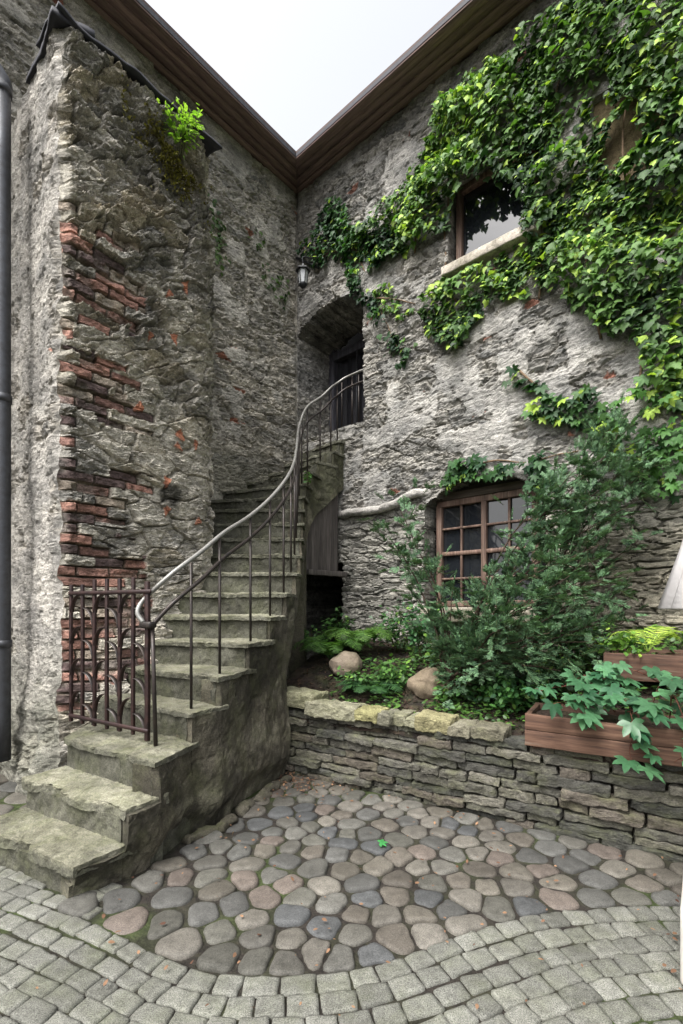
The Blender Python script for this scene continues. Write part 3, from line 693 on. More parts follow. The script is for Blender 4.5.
OUT = catmull(np.vstack([RK, RK[-1] + (RK[-1] - RK[-2]) * .35]), 12)[:]                  # outer edge of the flight, 12 samples a step
KS = 1 + np.arange(len(OUT)) / 12.0
def under(k):
    """underside of the flight along its outer edge"""
    kk = [0, 8.0, 8.25, 8.6, 9.0, 9.4, 10, 11, 12.5, 13.2, 13.21, 15.2, 15.21, 16, 17, 18, 19, 20, 21]
    zz = [-.1, -.1, .85, 1.10, 1.36, 1.52, 1.68, 1.9, 2.15, 2.25, .5, .5, 2.28, 2.46, 2.75, 2.98, 3.13, 3.24, 3.3]
    return np.interp(k, kk, zz)
def make_cheek():
    mb = MB(); cols = []
    T = np.gradient(OUT, axis=0); T /= np.linalg.norm(T, axis=1, keepdims=True); Nn = np.stack([T[:, 1], -T[:, 0]], 1)
    DK = {j: .036 / max(.12, np.linalg.norm(RK[min(j, 19)] - RK[min(j, 19) - 1])) for j in range(1, 22)}
    ks = np.unique(np.concatenate([np.arange(1.0, 20.3, .04)] + [np.array([j + DK[j] - .004, j + DK[j] + .004]) for j in range(2, 21)] + [np.array([8.0, 8.05, 8.12, 13.205, 13.215, 15.205, 15.215])]))
    nv = 44; rows = []
    for side in (0, 1):
        for k in ks:
            x = np.array([np.interp(k, KS, OUT[:, 0]), np.interp(k, KS, OUT[:, 1])]); nn = np.array([np.interp(k, KS, Nn[:, 0]), np.interp(k, KS, Nn[:, 1])])
            kf = math.floor(k + 1e-6); kf = kf - 1 if k < kf + DK[max(kf, 1)] else kf; zt = max(kf, 1 if k > 1.1 else .6) * RISE - .045; zb = under(k)
            if k >= 20: zt = 4.06
            zz = np.linspace(zb, zt, nv); o = (.0 if side == 0 else -.16)
            bat = .05 * sst(1.0, 0, zz) * (1 if side == 0 else 0)
            rows.append(np.stack([x[0] + nn[0] * (o + bat), x[1] + nn[1] * (o + bat), zz], 1))
    V = np.concatenate(rows); nk = len(ks)
    kk = np.concatenate([np.repeat(ks, nv)] * 2)
    d = fbm(V[:, 0] * 2.2, V[:, 1] * 2.2, V[:, 2] * 2.2, 61, 4) * .022 * sst(2.6, 1.2, V[:, 2]) + fbm(V[:, 0] * 13, V[:, 1] * 13, V[:, 2] * 13, 62, 4) * .014 - .006
    # fallen-away footing along the ground
    crack = sst(.06, .0, np.abs(fbm(V[:, 0] * 3, V[:, 1] * 3, V[:, 2] * 3.2, 63, 4))) * .010
    foot = -.07 * sst(.22, .05, V[:, 2] + .10 * fbm(V[:, 0] * 4, V[:, 1] * 4, V[:, 2] * 0, 64))
    nnv = np.stack([np.interp(kk, KS, Nn[:, 0]), np.interp(kk, KS, Nn[:, 1])], 1)
    V[:, :2] += nnv * (d - crack + foot)[:, None]
    m1 = sst(-.35, .45, fbm(V[:, 0] * 2.5, V[:, 1] * 2.5, V[:, 2] * 2, 65, 5))
    c = lerp3(lin((66, 63, 55)), lin((98, 93, 81)), m1)
    up = sst(2.2, 3.2, V[:, 2]); c = c * (1 - up[:, None] * .45) + lin((88, 90, 70)) * up[:, None] * .45
    dkk = sst(.05, .4, fbm(V[:, 0] * 1.8 + 3, V[:, 1] * 1.8, V[:, 2] * 1.1, 68, 5)) ; c = c * (1 - .38 * dkk)[:, None]; lic = sst(.22, .34, fbm(V[:, 0] * 5, V[:, 1] * 5, V[:, 2] * 5, 69, 5)); c = c * (1 - .5 * lic[:, None]) + lin((128, 124, 108)) * .5 * lic[:, None]
    crk = sst(.018, .004, np.abs(fbm(V[:, 0] * 2.2, V[:, 1] * 2.2, V[:, 2] * 2.6, 74, 5))) * sst(-.1, .2, fbm(V[:, 0] * 1.4, V[:, 1] * 1.4, V[:, 2] * 1.4, 75)); c = c * (1 - .6 * crk)[:, None]
    sc = fbm(V[:, 0] * 9, V[:, 1] * 9, V[:, 2] * 9, 66, 4); scr = (np.abs(sc) < .014) & (V[:, 2] < 1.2); c[scr] = c[scr] * 1.5
    f = grid_faces(nk, nv); mb.add(V, [f, (f + nk * nv)[:, ::-1]], c)
    n = nk * nv; a = np.arange(nk - 1) * nv
    mb.add(V, [np.stack([a, a + n, a + n + nv, a + nv], 1), np.stack([a + nv - 1, a + nv * 2 - 1, a + n + nv * 2 - 1, a + n + nv - 1], 1)], c)
    j = np.arange(nv - 1); mb.add(V, [np.stack([j, j + 1, n + j + 1, n + j], 1)], c)
    mb.build('cheek_wall', M['concrete'], stair, smooth=False)
    # soffit of the flight between the edge and the wall
    mb = MB(); ks2 = np.arange(8.3, 20, .25)
    Rr = np.stack([np.interp(ks2, KS, OUT[:, 0]) - .08, np.interp(ks2, KS, OUT[:, 1])], 1)
    Lr = np.stack([np.interp(ks2, np.arange(1, 21), LK[:, 0]), np.interp(ks2, np.arange(1, 21), LK[:, 1])], 1)
    zz = ks2 * RISE - .38; rows = []
    for t_ in np.linspace(0, 1, 10): rows.append(np.column_stack([Rr * (1 - t_) + Lr * t_, zz]))
    V = np.concatenate(rows); V = V + vec_noise(V, 6, 71) * .02; mb.add(V, grid_faces(10, len(ks2)), lin((90, 88, 78))); mb.build('soffit', M['concrete'], stair)
make_cheek()
# boarded store under the upper flight
WOODG = wood_mat('store_board', (98, 92, 88), (66, 60, 58), (128, 122, 116), (0, 0, 1), .8)
mb = MB(); P, Fc = cgrid(20, 4, 30); a, b = np.array([-.47, 6.30]), np.array([-.05, 6.75])
q = [w3(p, z) for z in (1.98, 3.15) for p in (a, b, b + np.array([-.03, .03]), a + np.array([-.03, .03]))]
mb.add(hexa(P, q), Fc, .3); mb.build('store_board', WOODG, stair)
mb = MB(); beam(mb, (-.46, 6.22, 1.96), (.05, 6.72, 1.96), .1, .07, n=(10, 4, 4), amp=.006, C=.36); mb.build('beam', WOODG, stair)

# ------------------------------------------------------------------ iron railing
railing = empty('stair_railing', 'curving iron stair railing with a worn bright top rail', 'railing')
def edge_pt(k, ins=.07):
    x = np.array([np.interp(k, KS, OUT[:, 0]), np.interp(k, KS, OUT[:, 1])])
    T = np.array([np.interp(k + .15, KS, OUT[:, 0]) - np.interp(k - .15, KS, OUT[:, 0]), np.interp(k + .15, KS, OUT[:, 1]) - np.interp(k - .15, KS, OUT[:, 1])]); T /= np.linalg.norm(T)
    return x - np.array([T[1], -T[0]]) * ins
def railz(k): return np.interp(k, [3.2, 4, 5, 6, 8, 10, 12, 14, 15, 16, 17, 18, 19, 20.2], [1.62, 1.74, 1.95, 2.16, 2.56, 2.94, 3.30, 3.64, 3.82, 4.03, 4.28, 4.52, 4.69, 4.79])
postp = np.array([-1.215, 3.04])
jamb = Rp(1.40, 4.84, -.03)
top = [w3(postp + np.array([-.06, .0]), 1.40), w3(postp + np.array([-.10, .01]), 1.47), w3(postp + np.array([-.06, .04]), 1.56)] + [w3(edge_pt(k), railz(k)) for k in np.arange(3.9, 19.6, .8)] + [w3(np.array([.08, 6.78]), 4.80), jamb]
top = catmull(top, 8)
mb = MB(); n_b = int(len(top) * .72)
tube(mb, top, .0155, 10); mb.build('handrail', M['railtop'], railing)
low = [w3(postp, 1.385)] + [w3(edge_pt(k), railz(k) - np.interp(k, [3.5, 8, 13, 15, 20], [.20, .17, .16, .22, .17])) for k in np.arange(3.9, 19.6, .8)] + [w3(np.array([.08, 6.78]), 4.64), Rp(1.40, 4.68, -.03)]
mb = MB(); tube(mb, catmull(low, 8), .014, 8); mb.build('lower_rail', M['rail'], railing)
for k in [4.35, 5.35, 6.45, 7.45, 8.5, 9.5, 10.5, 11.5, 12.5, 13.5, 14.5, 15.5, 16.5, 17.4, 18.3, 19.2, 20.1]:
    p = edge_pt(min(k, 20.1)); zf = math.floor(k) * RISE - .01; mb = MB(); tube(mb, [w3(p, zf), w3(p, zf + .4), w3(p, railz(k) - .01)], .0105 if k > 4 else .012, 6); mb.build('baluster', M['rail'], railing)
for s in (1.12, 1.24): mb = MB(); tube(mb, [Rp(s, 4.08, -.02), Rp(s, 4.81, -.02)], .0105, 6); mb.build('baluster', M['rail'], railing)
mb = MB(); p = postp + np.array([.03, -.02]); tube(mb, [w3(p, .58), w3(p + np.array([-.012, 0]), 1.0), w3(postp, 1.39)], .014, 8); mb.build('newel_bar', M['rail'], railing)
mb = MB(); box(mb, w3(postp + np.array([-.03, .0]), 1.385), (.055, .03, .022), ax=(.85, -.5, 0), r=.012, n=(4, 4, 4)); mb.build('bracket', M['rail'], railing)

# ------------------------------------------------------------------ gate
gate = empty('iron_gate', 'small rusty wrought iron gate of seven bars with curled strips on the third step', 'gate')
GL, GR = np.array([-2.0, 3.50]), np.array([-1.255, 3.06]); gd = (GR - GL) / np.linalg.norm(GR - GL); GW = np.linalg.norm(GR - GL); gn = np.array([gd[1], -gd[0]])
barx = [GW * i / 6 for i in range(7)]; zb0, zt0 = .655, 1.675
for i, x in enumerate(barx):
    mb = MB(); p = GL + gd * x; th = .013 if i < 6 else .016
    beam(mb, w3(p, zb0 - (.02 if i == 6 else 0)), w3(p, zt0 + (.02 if 1 < i < 6 else -.01)), th * 2, th * 1.5, up=np.append(gn, 0), r=.003, n=(6, 4, 4), amp=.003); mb.build('upright_bar', M['iron'], gate)
for z, ext in ((1.60, .05), (.70, .02)):
    mb = MB(); beam(mb, w3(GL - gd * .01 + gn * .012, z), w3(GR + gd * ext + gn * .012, z), .012, .028, n=(6, 2, 2), r=.003); mb.build('crossbar', M['iron'], gate)
for r_ in range(4):
    for i in range(6):
        up_ = i % 2 == 1; za = 1.49 - r_ * .232 if up_ else 1.59 - r_ * .232
        th = np.linspace(0, np.pi / 2, 9); w = barx[1] - .02; hh = .13
        a = barx[i] + .01 if up_ else barx[i + 1] - .01; sg = 1 if up_ else -1
        pts = [(a + sg * w * math.sin(t_), za - hh * (1 - math.cos(t_))) for t_ in th]
        V = []; wd = .016
        for (x, z) in pts:
            for dz in (0, .005):
                for dn in (-wd, wd): V.append(w3(GL + gd * x + gn * dn, z + dz))
        f = []
        for j in range(8):
            b = j * 4; f += [[b, b + 1, b + 5, b + 4], [b + 2, b + 6, b + 7, b + 3], [b, b + 4, b + 6, b + 2], [b + 1, b + 3, b + 7, b + 5]]
        f += [[0, 2, 3, 1], [32, 33, 35, 34]]
        mb = MB(); mb.add(V, [f]); mb.build('curl', M['iron'] if not up_ else M['rail'], gate)  # curls that catch light take the lighter steel, painting the light in

# ------------------------------------------------------------------ lantern, pipes
lan = empty('lantern', 'small black wall lantern with clear glass hanging below the vine in the corner', 'lantern')
LP = np.array([(303 - CX) * 6.95 / F, 6.95])
def lathe(mb, prof, c, seg=6, C=None):
    a = np.linspace(0, 2 * np.pi, seg, endpoint=False); V = []
    for r_, z in prof: V += [(c[0] + r_ * math.cos(t_), c[1] + r_ * math.sin(t_), z) for t_ in a]
    n = len(prof); i = np.arange(n - 1)[:, None] * seg; j = np.arange(seg)[None]; j2 = (j + 1) % seg
    mb.add(V, [np.stack([(i + j).ravel(), (i + j2).ravel(), (i + seg + j2).ravel(), (i + seg + j).ravel()], 1)], C)
zt = H + (HZ - 264) * 6.95 / F
mb = MB(); lathe(mb, [(.001, zt + .02), (.02, zt), (.03, zt - .03), (.11, zt - .09), (.115, zt - .105), (.08, zt - .105), (.001, zt - .10)], LP); mb.build('cap', M['lamp'], lan, smooth=False)
mb = MB(); lathe(mb, [(.075, zt - .106), (.052, zt - .30), (.001, zt - .30)], LP); mb.build('glass', M['lglass'], lan, smooth=False)
mb = MB()
for t_ in np.linspace(0, 2 * np.pi, 6, endpoint=False):
    tube(mb, [(LP[0] + .08 * math.cos(t_), LP[1] + .08 * math.sin(t_), zt - .10), (LP[0] + .056 * math.cos(t_), LP[1] + .056 * math.sin(t_), zt - .31)], .006, 5)
lathe(mb, [(.06, zt - .29), (.062, zt - .32), (.03, zt - .35), (.001, zt - .36)], LP); mb.build('cage', M['lamp'], lan)
mb = MB(); wp = Rp(.62, zt + .06, .0); tube(mb, catmull([w3(LP, zt + .01), w3(LP, zt + .10), w3(LP + np.array([.12, .05]), zt + .12), wp], 6), .009, 6)
a = Rp(.05, 6.98, .05); b = Rp(.55, 6.58, .08); tube(mb, [a, (a + b) / 2, b], .022, 6); mb.build('bracket', M['lamp'], lan)

dp = empty('downpipe', 'grey zinc rainwater downpipe with an elbow at the far left of the courtyard', 'downpipe')
DPX = np.array([-2.765, 3.86]); zj = H + (HZ - 88) * 3.86 / F
mb = MB(); tube(mb, [w3(DPX, .25)] + [w3(DPX, z) for z in np.linspace(.6, zj, 10)], .058, 16); mb.build('pipe', M['zinc'], dp)
mb = MB(); e1 = w3(DPX + np.array([-.35, -.25]), zj + .50); tube(mb, catmull([w3(DPX, zj - .03), w3(DPX, zj + .05), w3(DPX + np.array([-.1, -.07]), zj + .2), e1, e1 + np.array([-.5, -.35, .7])], 6), .062, 16); mb.build('elbow', M['zinc'], dp)
for z in (zj - .02, 3.2, 1.2): mb = MB(); tube(mb, [w3(DPX, z - .03), w3(DPX, z), w3(DPX, z + .03)], .067, 16); mb.build('clamp', M['zinc'], dp)

wpipe = empty('wall_pipe', 'lagged grey pipe running along the wall to the arched window', 'pipe')
mb = MB(); pts = [Rp(.93, 2.83, .02), Rp(1.2, 2.83, .09), Rp(1.6, 2.81, .09), Rp(1.95, 2.84, .1), Rp(2.2, 2.93, .09), Rp(2.42, 2.93, .0)]
tube(mb, catmull(pts, 14), .056, 14, C=lin((172, 168, 162)), rough=.016, seed=81); mb.build('lagging', M['wall'], wpipe)

# ------------------------------------------------------------------ ground, cobbles, setts
BX = np.array([-2.6, -1.81, -1.139, -.686, -.417, -.047, .25, .597, .976, 1.40, 1.719, 2.6]); BY = np.array([2.75, 2.50, 2.23, 2.01, 1.944, 1.954, 2.03, 2.19, 2.325, 2.385, 2.385, 2.32])
_bc = catmull(np.stack([BX, BY], 1), 14)
def border(x): return np.interp(x, _bc[:, 0], _bc[:, 1])
WA, WD = np.array([-.60, 4.36]), np.array([.859, -.512]); WN = np.array([-.512, -.859])     # garden wall: start, direction, face normal
def ground():
    mb = MB(); g = np.unique(np.concatenate([np.linspace(-40, -4, 10), np.linspace(-4, 4, 120), np.linspace(4, 40, 10)])); gy = np.unique(np.concatenate([np.linspace(-40, -.5, 12), np.linspace(-.5, 8, 120), np.linspace(8, 40, 10)]))
    x, y = [a.ravel() for a in np.meshgrid(g, gy, indexing='ij')]
    n = fbm(x * 1.8, y * 1.8, seed=91, o=4); k = sst(-.02, .28, n)
    c = lerp3(lin((44, 40, 36)), lin((56, 66, 36)), k * .9)
    z = -.014 + .003 * fbm(x * 4, y * 4, seed=92)
    mb.add(np.stack([x, y, z], 1), grid_faces(len(g), len(gy)), c)
    tag(mb.build('ground', M['soil']), 'dark earth joints and moss under the courtyard paving', kind='structure')
ground()
def clip(poly, p, q):
    """keeps the side of poly nearer to p than q"""
    m = (p + q) / 2; d = q - p; out = []
    for i in range(len(poly)):
        a, b = poly[i], poly[(i + 1) % len(poly)]; da, db = (a - m) @ d, (b - m) @ d
        if da <= 0: out.append(a)
        if (da < 0 < db) or (db < 0 < da): out.append(a + (b - a) * da / (da - db))
    return out
def inside_cobble(p):
    x, y = p
    if y < border(x) + .03: return False
    if (p - WA) @ WN < .02 : return False
    if y < 6 and p[0] < np.interp(y, RK[:, 1], RK[:, 0]) + .06 and y > 2.4: return False
    if y < 2.46 and x < -1.35 and (x + 1.374) * .5 + (y - 2.393) > -.1: return False
    return -2 < x < 3.2 and y < 4.6
COBT = [(92, 91, 86), (82, 83, 82), (100, 97, 91), (97, 88, 82), (80, 81, 79), (104, 101, 94), (90, 85, 78), (76, 79, 82), (94, 94, 90), (86, 86, 80), (96, 92, 84)]
def mirrors(p):
    """keeps the outer cobbles inside the kerb of setts, the garden wall and the stair"""
    if p[0] < -2.2: return []
    sl = (border(p[0] + .02) - border(p[0] - .02)) / .04; nb = np.array([-sl, 1]) / math.hypot(sl, 1); d = (p[1] - border(p[0]) + .004) * nb[1]
    out = [p - nb * 2 * d, p - WN * 2 * ((p - WA) @ WN - .0)]
    if 2.4 < p[1] < 4.4: out.append(np.array([2 * (np.interp(p[1], RK[:, 1], RK[:, 0]) + .05) - p[0], p[1] + .1]))
    return out
def stone_field(mb, inside, bounds, dmin, seed, gap=.0062, dome=.019, tries=20000):
    rg = np.random.default_rng(seed); pts = []; rad = []
    for _ in range(tries):
        p = np.array([rg.uniform(bounds[0], bounds[1]), rg.uniform(bounds[2], bounds[3])])
        d = dmin * rg.uniform(.72, 1.25)
        if pts and np.any(np.linalg.norm(np.array(pts) - p, axis=1) < (np.array(rad) + d) / 2): continue
        pts.append(p); rad.append(d)
    pts = np.array([p for p in pts if inside(p)])
    for it in range(2):                                         # let the stones settle against each other
        polys = []
        for i, p in enumerate(pts):
            dd = np.linalg.norm(pts - p, axis=1); nb = np.argsort(dd)[1:18]
            poly = [p + np.array(v) * dmin * 1.15 for v in ((-1, -1), (1, -1), (1, 1), (-1, 1))]
            for q in nb: poly = clip(poly, p, pts[q])
            for mir in mirrors(p): poly = clip(poly, p, mir)
            polys.append(poly)
        if it < 1: pts = np.array([p * .5 + .5 * np.mean(po, axis=0) if len(po) > 2 else p for p, po in zip(pts, polys)])
    for i, p in enumerate(pts):
        poly = polys[i]
        if len(poly) < 3: continue
        poly = np.array(poly); c = poly.mean(0); na = 26; ang = np.linspace(0, 2 * np.pi, na, endpoint=False); rr = []
        for a in ang:                                           # radial outline of the cell
            d = np.array([math.cos(a), math.sin(a)]); best = dmin
            for u in range(len(poly)):
                e0, e1 = poly[u] - c, poly[(u + 1) % len(poly)] - c; ee = e1 - e0; den = d[0] * ee[1] - d[1] * ee[0]
                if abs(den) < 1e-9: continue
                t_ = (e0[0] * ee[1] - e0[1] * ee[0]) / den
                if t_ > 0: best = min(best, t_)
            rr.append(best)
        rr = np.array(rr)
        rr = .15 * np.roll(rr, 1) + .7 * rr + .15 * np.roll(rr, -1)
        rr = np.maximum(rr - gap * rg.uniform(.7, 2.0), .02) * (1 + .035 * rg.normal(size=na)); rr = np.minimum(rr, dmin * .8)
        rr = .2 * np.roll(rr, 1) + .6 * rr + .2 * np.roll(rr, -1)
        hs = dome * rg.uniform(.6, 1.15); tx, ty = rg.normal(0, .03, 2); z0 = rg.uniform(-.004, .006)
        V = []; prof = [(1.0, -.05), (1.0, -.014), (.975, .0), (.93, .45 * hs), (.84, .76 * hs), (.66, .92 * hs), (.38, .98 * hs), (.16, 1.0 * hs)]
        for f_, z in prof: V += [(c[0] + f_ * r_ * math.cos(a), c[1] + f_ * r_ * math.sin(a), z) for r_, a in zip(rr, ang)]
        V.append((c[0], c[1], hs)); V = np.array(V)
        V[:, 2] += z0 - .012 + np.where(V[:, 2] > -.02, (V[:, 0] - c[0]) * tx + (V[:, 1] - c[1]) * ty, 0)
        V[:, 2] += .009 * fbm(V[:, 0] * 13, V[:, 1] * 9, seed=int(rg.integers(999)), o=3)
        n = len(prof); i0 = np.arange(n - 1)[:, None] * na; j = np.arange(na)[None]; j2 = (j + 1) % na
        Fq = np.stack([(i0 + j).ravel(), (i0 + j2).ravel(), (i0 + na + j2).ravel(), (i0 + na + j).ravel()], 1)
        jj = np.arange(na); Ft = np.stack([(n - 1) * na + jj, (n - 1) * na + (jj + 1) % na, np.full(na, n * na)], 1)
        mb.add(V, [Fq, Ft], (lambda k_: k_ * .75 + .25 * k_.mean())(lin(COBT[rg.integers(len(COBT))])) * np.array([1.03, 1.0, .95]) * rg.uniform(.62, 1.0))
mb = MB(); stone_field(mb, inside_cobble, (-2, 3.2, 1.9, 4.7), .138, 5)
stone_field(mb, lambda p: p[0] < -2.22 and p[1] > 3.02 and (p - P0) @ (-DL) > .1, (-4.2, -2.2, 2.9, 5.0), .2, 8)
tag(mb.build('cobblestone_paving', M['cobble']), 'rounded grey, blue and pink cobbles with mossy joints between stair and garden wall', kind='structure')

def setts():
    mb = MB(); rg = np.random.default_rng(4); P, Fc = cgrid(6, 6, 4)
    for j in range(-3, 18):
        xs = np.linspace(-3.4, 3.4, 900); ys = border(np.clip(xs, -2.6, 2.6)) - .054 - j * .106 + .010 * np.sin(xs * 3 + j)
        s = np.concatenate([[0], np.cumsum(np.hypot(np.diff(xs), np.diff(ys)))]); cur = rg.uniform(0, .1)
        while cur < s[-1] - .2:
            L = rg.uniform(.10, .155); a = cur + .002; b = cur + L - .004; mid = (a + b) / 2
            c = np.array([np.interp(mid, s, xs), np.interp(mid, s, ys)]); e = np.array([np.interp(b, s, xs), np.interp(b, s, ys)]) - np.array([np.interp(a, s, xs), np.interp(a, s, ys)]); cur += L
            if j < 0 and c[0] > -1.22: continue
            if c[0] < -1.34 and c[1] > 2.393 - (c[0] + 1.374) * .54 + .06: continue
            Le = np.linalg.norm(e); e = e / Le; cosf = abs(e[0])
            w = .106 * cosf - .006 - rg.uniform(0, .007)
            half = np.array([Le / 2, w / 2, .05]); R = round_unit(np.sign(P) * np.abs(P) ** .75, half, .009)
            R[:, 0] *= 1 + .05 * rg.normal() * R[:, 1] / half[1]; R[:, 1] *= 1 + .05 * rg.normal() * R[:, 0] / half[0]
            sk = rg.normal(0, .08); ca, sa = math.cos(sk * .5), math.sin(sk * .5); R[:, 0], R[:, 1] = R[:, 0] * ca - R[:, 1] * sa, R[:, 0] * sa + R[:, 1] * ca
            nrm = np.array([-e[1], e[0]])
            W = np.column_stack([c[0] + e[0] * R[:, 0] + nrm[0] * R[:, 1], c[1] + e[1] * R[:, 0] + nrm[1] * R[:, 1], R[:, 2] - .050 + rg.uniform(-.004, .004) + R[:, 0] * rg.normal(0, .02) + R[:, 1] * rg.normal(0, .02)])
            W += vec_noise(W, 22, 33) * .005
            g = rg.uniform(.8, 1.12); mb.add(W, Fc, lin((102, 102, 96)) * g * rg.uniform(.85, 1.15))
    tag(mb.build('sett_paving', M['sett']), 'rows of small square grey granite setts curving round the cobbles', kind='structure')
setts()

# ------------------------------------------------------------------ garden: wall, soil, boulders, boxes
dry = empty('dry_stone_wall', 'low dry laid wall of thin mossy limestone slabs holding the garden bed', 'wall')
def Wp(u, z, out=0.): return w3(WA + WD * u + WN * out, z)
DRYT = [(92, 90, 83), (80, 79, 74), (102, 99, 90), (72, 72, 67), (92, 86, 78)]
def slab(mb, u0, u1, z0, z1, out, depth, rg, tone, n=(22, 8, 7), taper=.12):
    P, Fc = cgrid(*n); half = np.array([(u1 - u0) / 2, depth / 2, (z1 - z0) / 2])
    R = round_unit(np.sign(P) * np.abs(P) ** .8, half, min(.010, half[2] * .35))
    e = R[:, 0] / half[0]; R[:, 2] *= 1 - taper * rg.uniform(.2, 1) * np.where(e > 0, e * rg.uniform(0, 1), -e * rg.uniform(0, 1)) ** 1.5 * 1.6
    R[:, 2] += R[:, 0] * rg.normal(0, .02)
    W = np.array(Wp((u0 + u1) / 2, (z0 + z1) / 2, out - depth / 2)) + R[:, :1] * np.append(WD, 0) + R[:, 1:2] * np.append(-WN, 0) + R[:, 2:] * np.array([0, 0, 1])
    sd = int(rg.integers(9999)); W = W + vec_noise(W, 6, sd) * .012 + vec_noise(W * np.array([1, 1, .8]), 22, sd + 7, 4) * .015
    mb.add(W, Fc, lin(tone) * rg.uniform(.72, 1.05))
def drywall():
    rg = np.random.default_rng(21); mb = MB(); z = -.04; LW = 4.4; row = 0
    while z < .53:
        u = -.05 + rg.uniform(-.2, 0)
        hrow = rg.uniform(.046, .078)
        while u < LW:
            big = sst(2.0, 2.8, np.array([u]))[0]
            L = rg.uniform(.14, .44) * (1 + .35 * big); hh = hrow * rg.uniform(.86, 1.06)
            slab(mb, u + .006, u + L - .004, z, min(z + hh - .004, .565), rg.uniform(-.03, .035) - .04 * z, .2, rg, DRYT[rg.integers(5)])
            u += L
        z += hrow; row += 1
    P, Fc = cgrid(20, 2, 6); q = [Wp(-.1, -.1, -.09), Wp(LW, -.1, -.09), Wp(LW, -.1, -.3), Wp(-.1, -.1, -.3)]; q += [p + np.array([0, 0, .62]) for p in q]
    mb.add(hexa(P, q), Fc, lin((40, 36, 31)))
    mb.build('stone_courses', M['drystone'], dry, smooth=False)
    caps = [(-.02, .40, .60, .73, (136, 134, 110)), (.34, .86, .545, .67, (124, 122, 104)), (.84, 1.06, .56, .655, (146, 142, 102)), (1.05, 1.16, .55, .645, (112, 110, 96)), (1.15, 1.27, .55, .65, (120, 118, 100)),
            (1.26, 1.37, .555, .63, (140, 138, 118)), (1.36, 1.64, .55, .665, (144, 138, 106)), (1.63, 1.80, .55, .63, (114, 110, 96)), (1.80, 2.04, .55, .64, (120, 116, 100))]
    for (a, b, z0, z1, t_) in caps:
        m = MB(); slab(m, a, b, z0, z1, rg.uniform(-.02, .05), rg.uniform(.22, .3), rg, t_, n=(22, 14, 8), taper=.2); m.build('capstone', M['drystone'], dry, smooth=False)
drywall()
def soil_z(x, y):
    p = np.stack([x - WA[0], y - WA[1]], -1); d = -(p @ WN); u = p @ WD
    z = .54 + .40 * sst(.1, 1.7, d) + .24 * sst(2.3, 2.75, u) * sst(.35, .75, d) + .10 * sst(.6, -.2, u) * sst(.1, .6, d)
    return z + .03 * fbm(x * 3, y * 3, seed=95)
def soil():
    mb = MB(); nu, nd = 190, 120; u, d = [a.ravel() for a in np.meshgrid(np.linspace(-.35, 5.2, nu), np.linspace(.03, 3.3, nd), indexing='ij')]
    x = WA[0] + WD[0] * u - WN[0] * d; y = WA[1] + WD[1] * u - WN[1] * d
    z = soil_z(x, y) + .018 * fbm(x * 18, y * 18, seed=96, o=3) ; z = np.where(d < .05, z - .06, z)
    c = lerp3(lin((36, 31, 28)), lin((58, 48, 41)), sst(-.4, .4, fbm(x * 14, y * 14, seed=97, o=3)))
    mb.add(np.stack([x, y, z], 1), grid_faces(nu, nd)[:, ::-1], c)
    tag(mb.build('garden_soil', M['soil']), 'dark mulched earth of the raised garden bed', kind='structure')
soil()
def on_soil(px, py, z_guess=.8):
    Y = 4.5
    for _ in range(30):
        z = soil_z(np.array([(px - CX) * Y / F]), np.array([Y]))[0]; Yn = F * (H - z) / max(py - HZ, 4); Y = .6 * Y + .4 * min(max(Yn, 2.6), 8)
    return np.array([(px - CX) * Y / F, Y, soil_z(np.array([(px - CX) * Y / F]), np.array([Y]))[0]])
def boulder(px, py, rx, rz, label, seed, tone):
    b = on_soil(px, py); mb = MB(); P, Fc = cgrid(18, 14, 14); n = P / np.linalg.norm(P, axis=1, keepdims=True)
    sc = b[1] / F; W = n * np.array([rx * sc, rx * sc * .8, rz * sc]); W += vec_noise(n * 1.4 + seed, 1, seed) * rx * sc * .20
    W = W + b + np.array([0, 0, rz * sc * .62]); mb.add(W, Fc, lin(tone))
    tag(mb.build('boulder', M['boulder'], loc=b), label, 'boulder')
boulder(345, 672, 17, 12, 'rounded pale boulder on the mulch beside the stair pillar and ferns', 3, (132, 120, 106))
boulder(433, 694, 24, 16, 'larger flat brown boulder in the bed just behind the capstones', 6, (116, 104, 88))

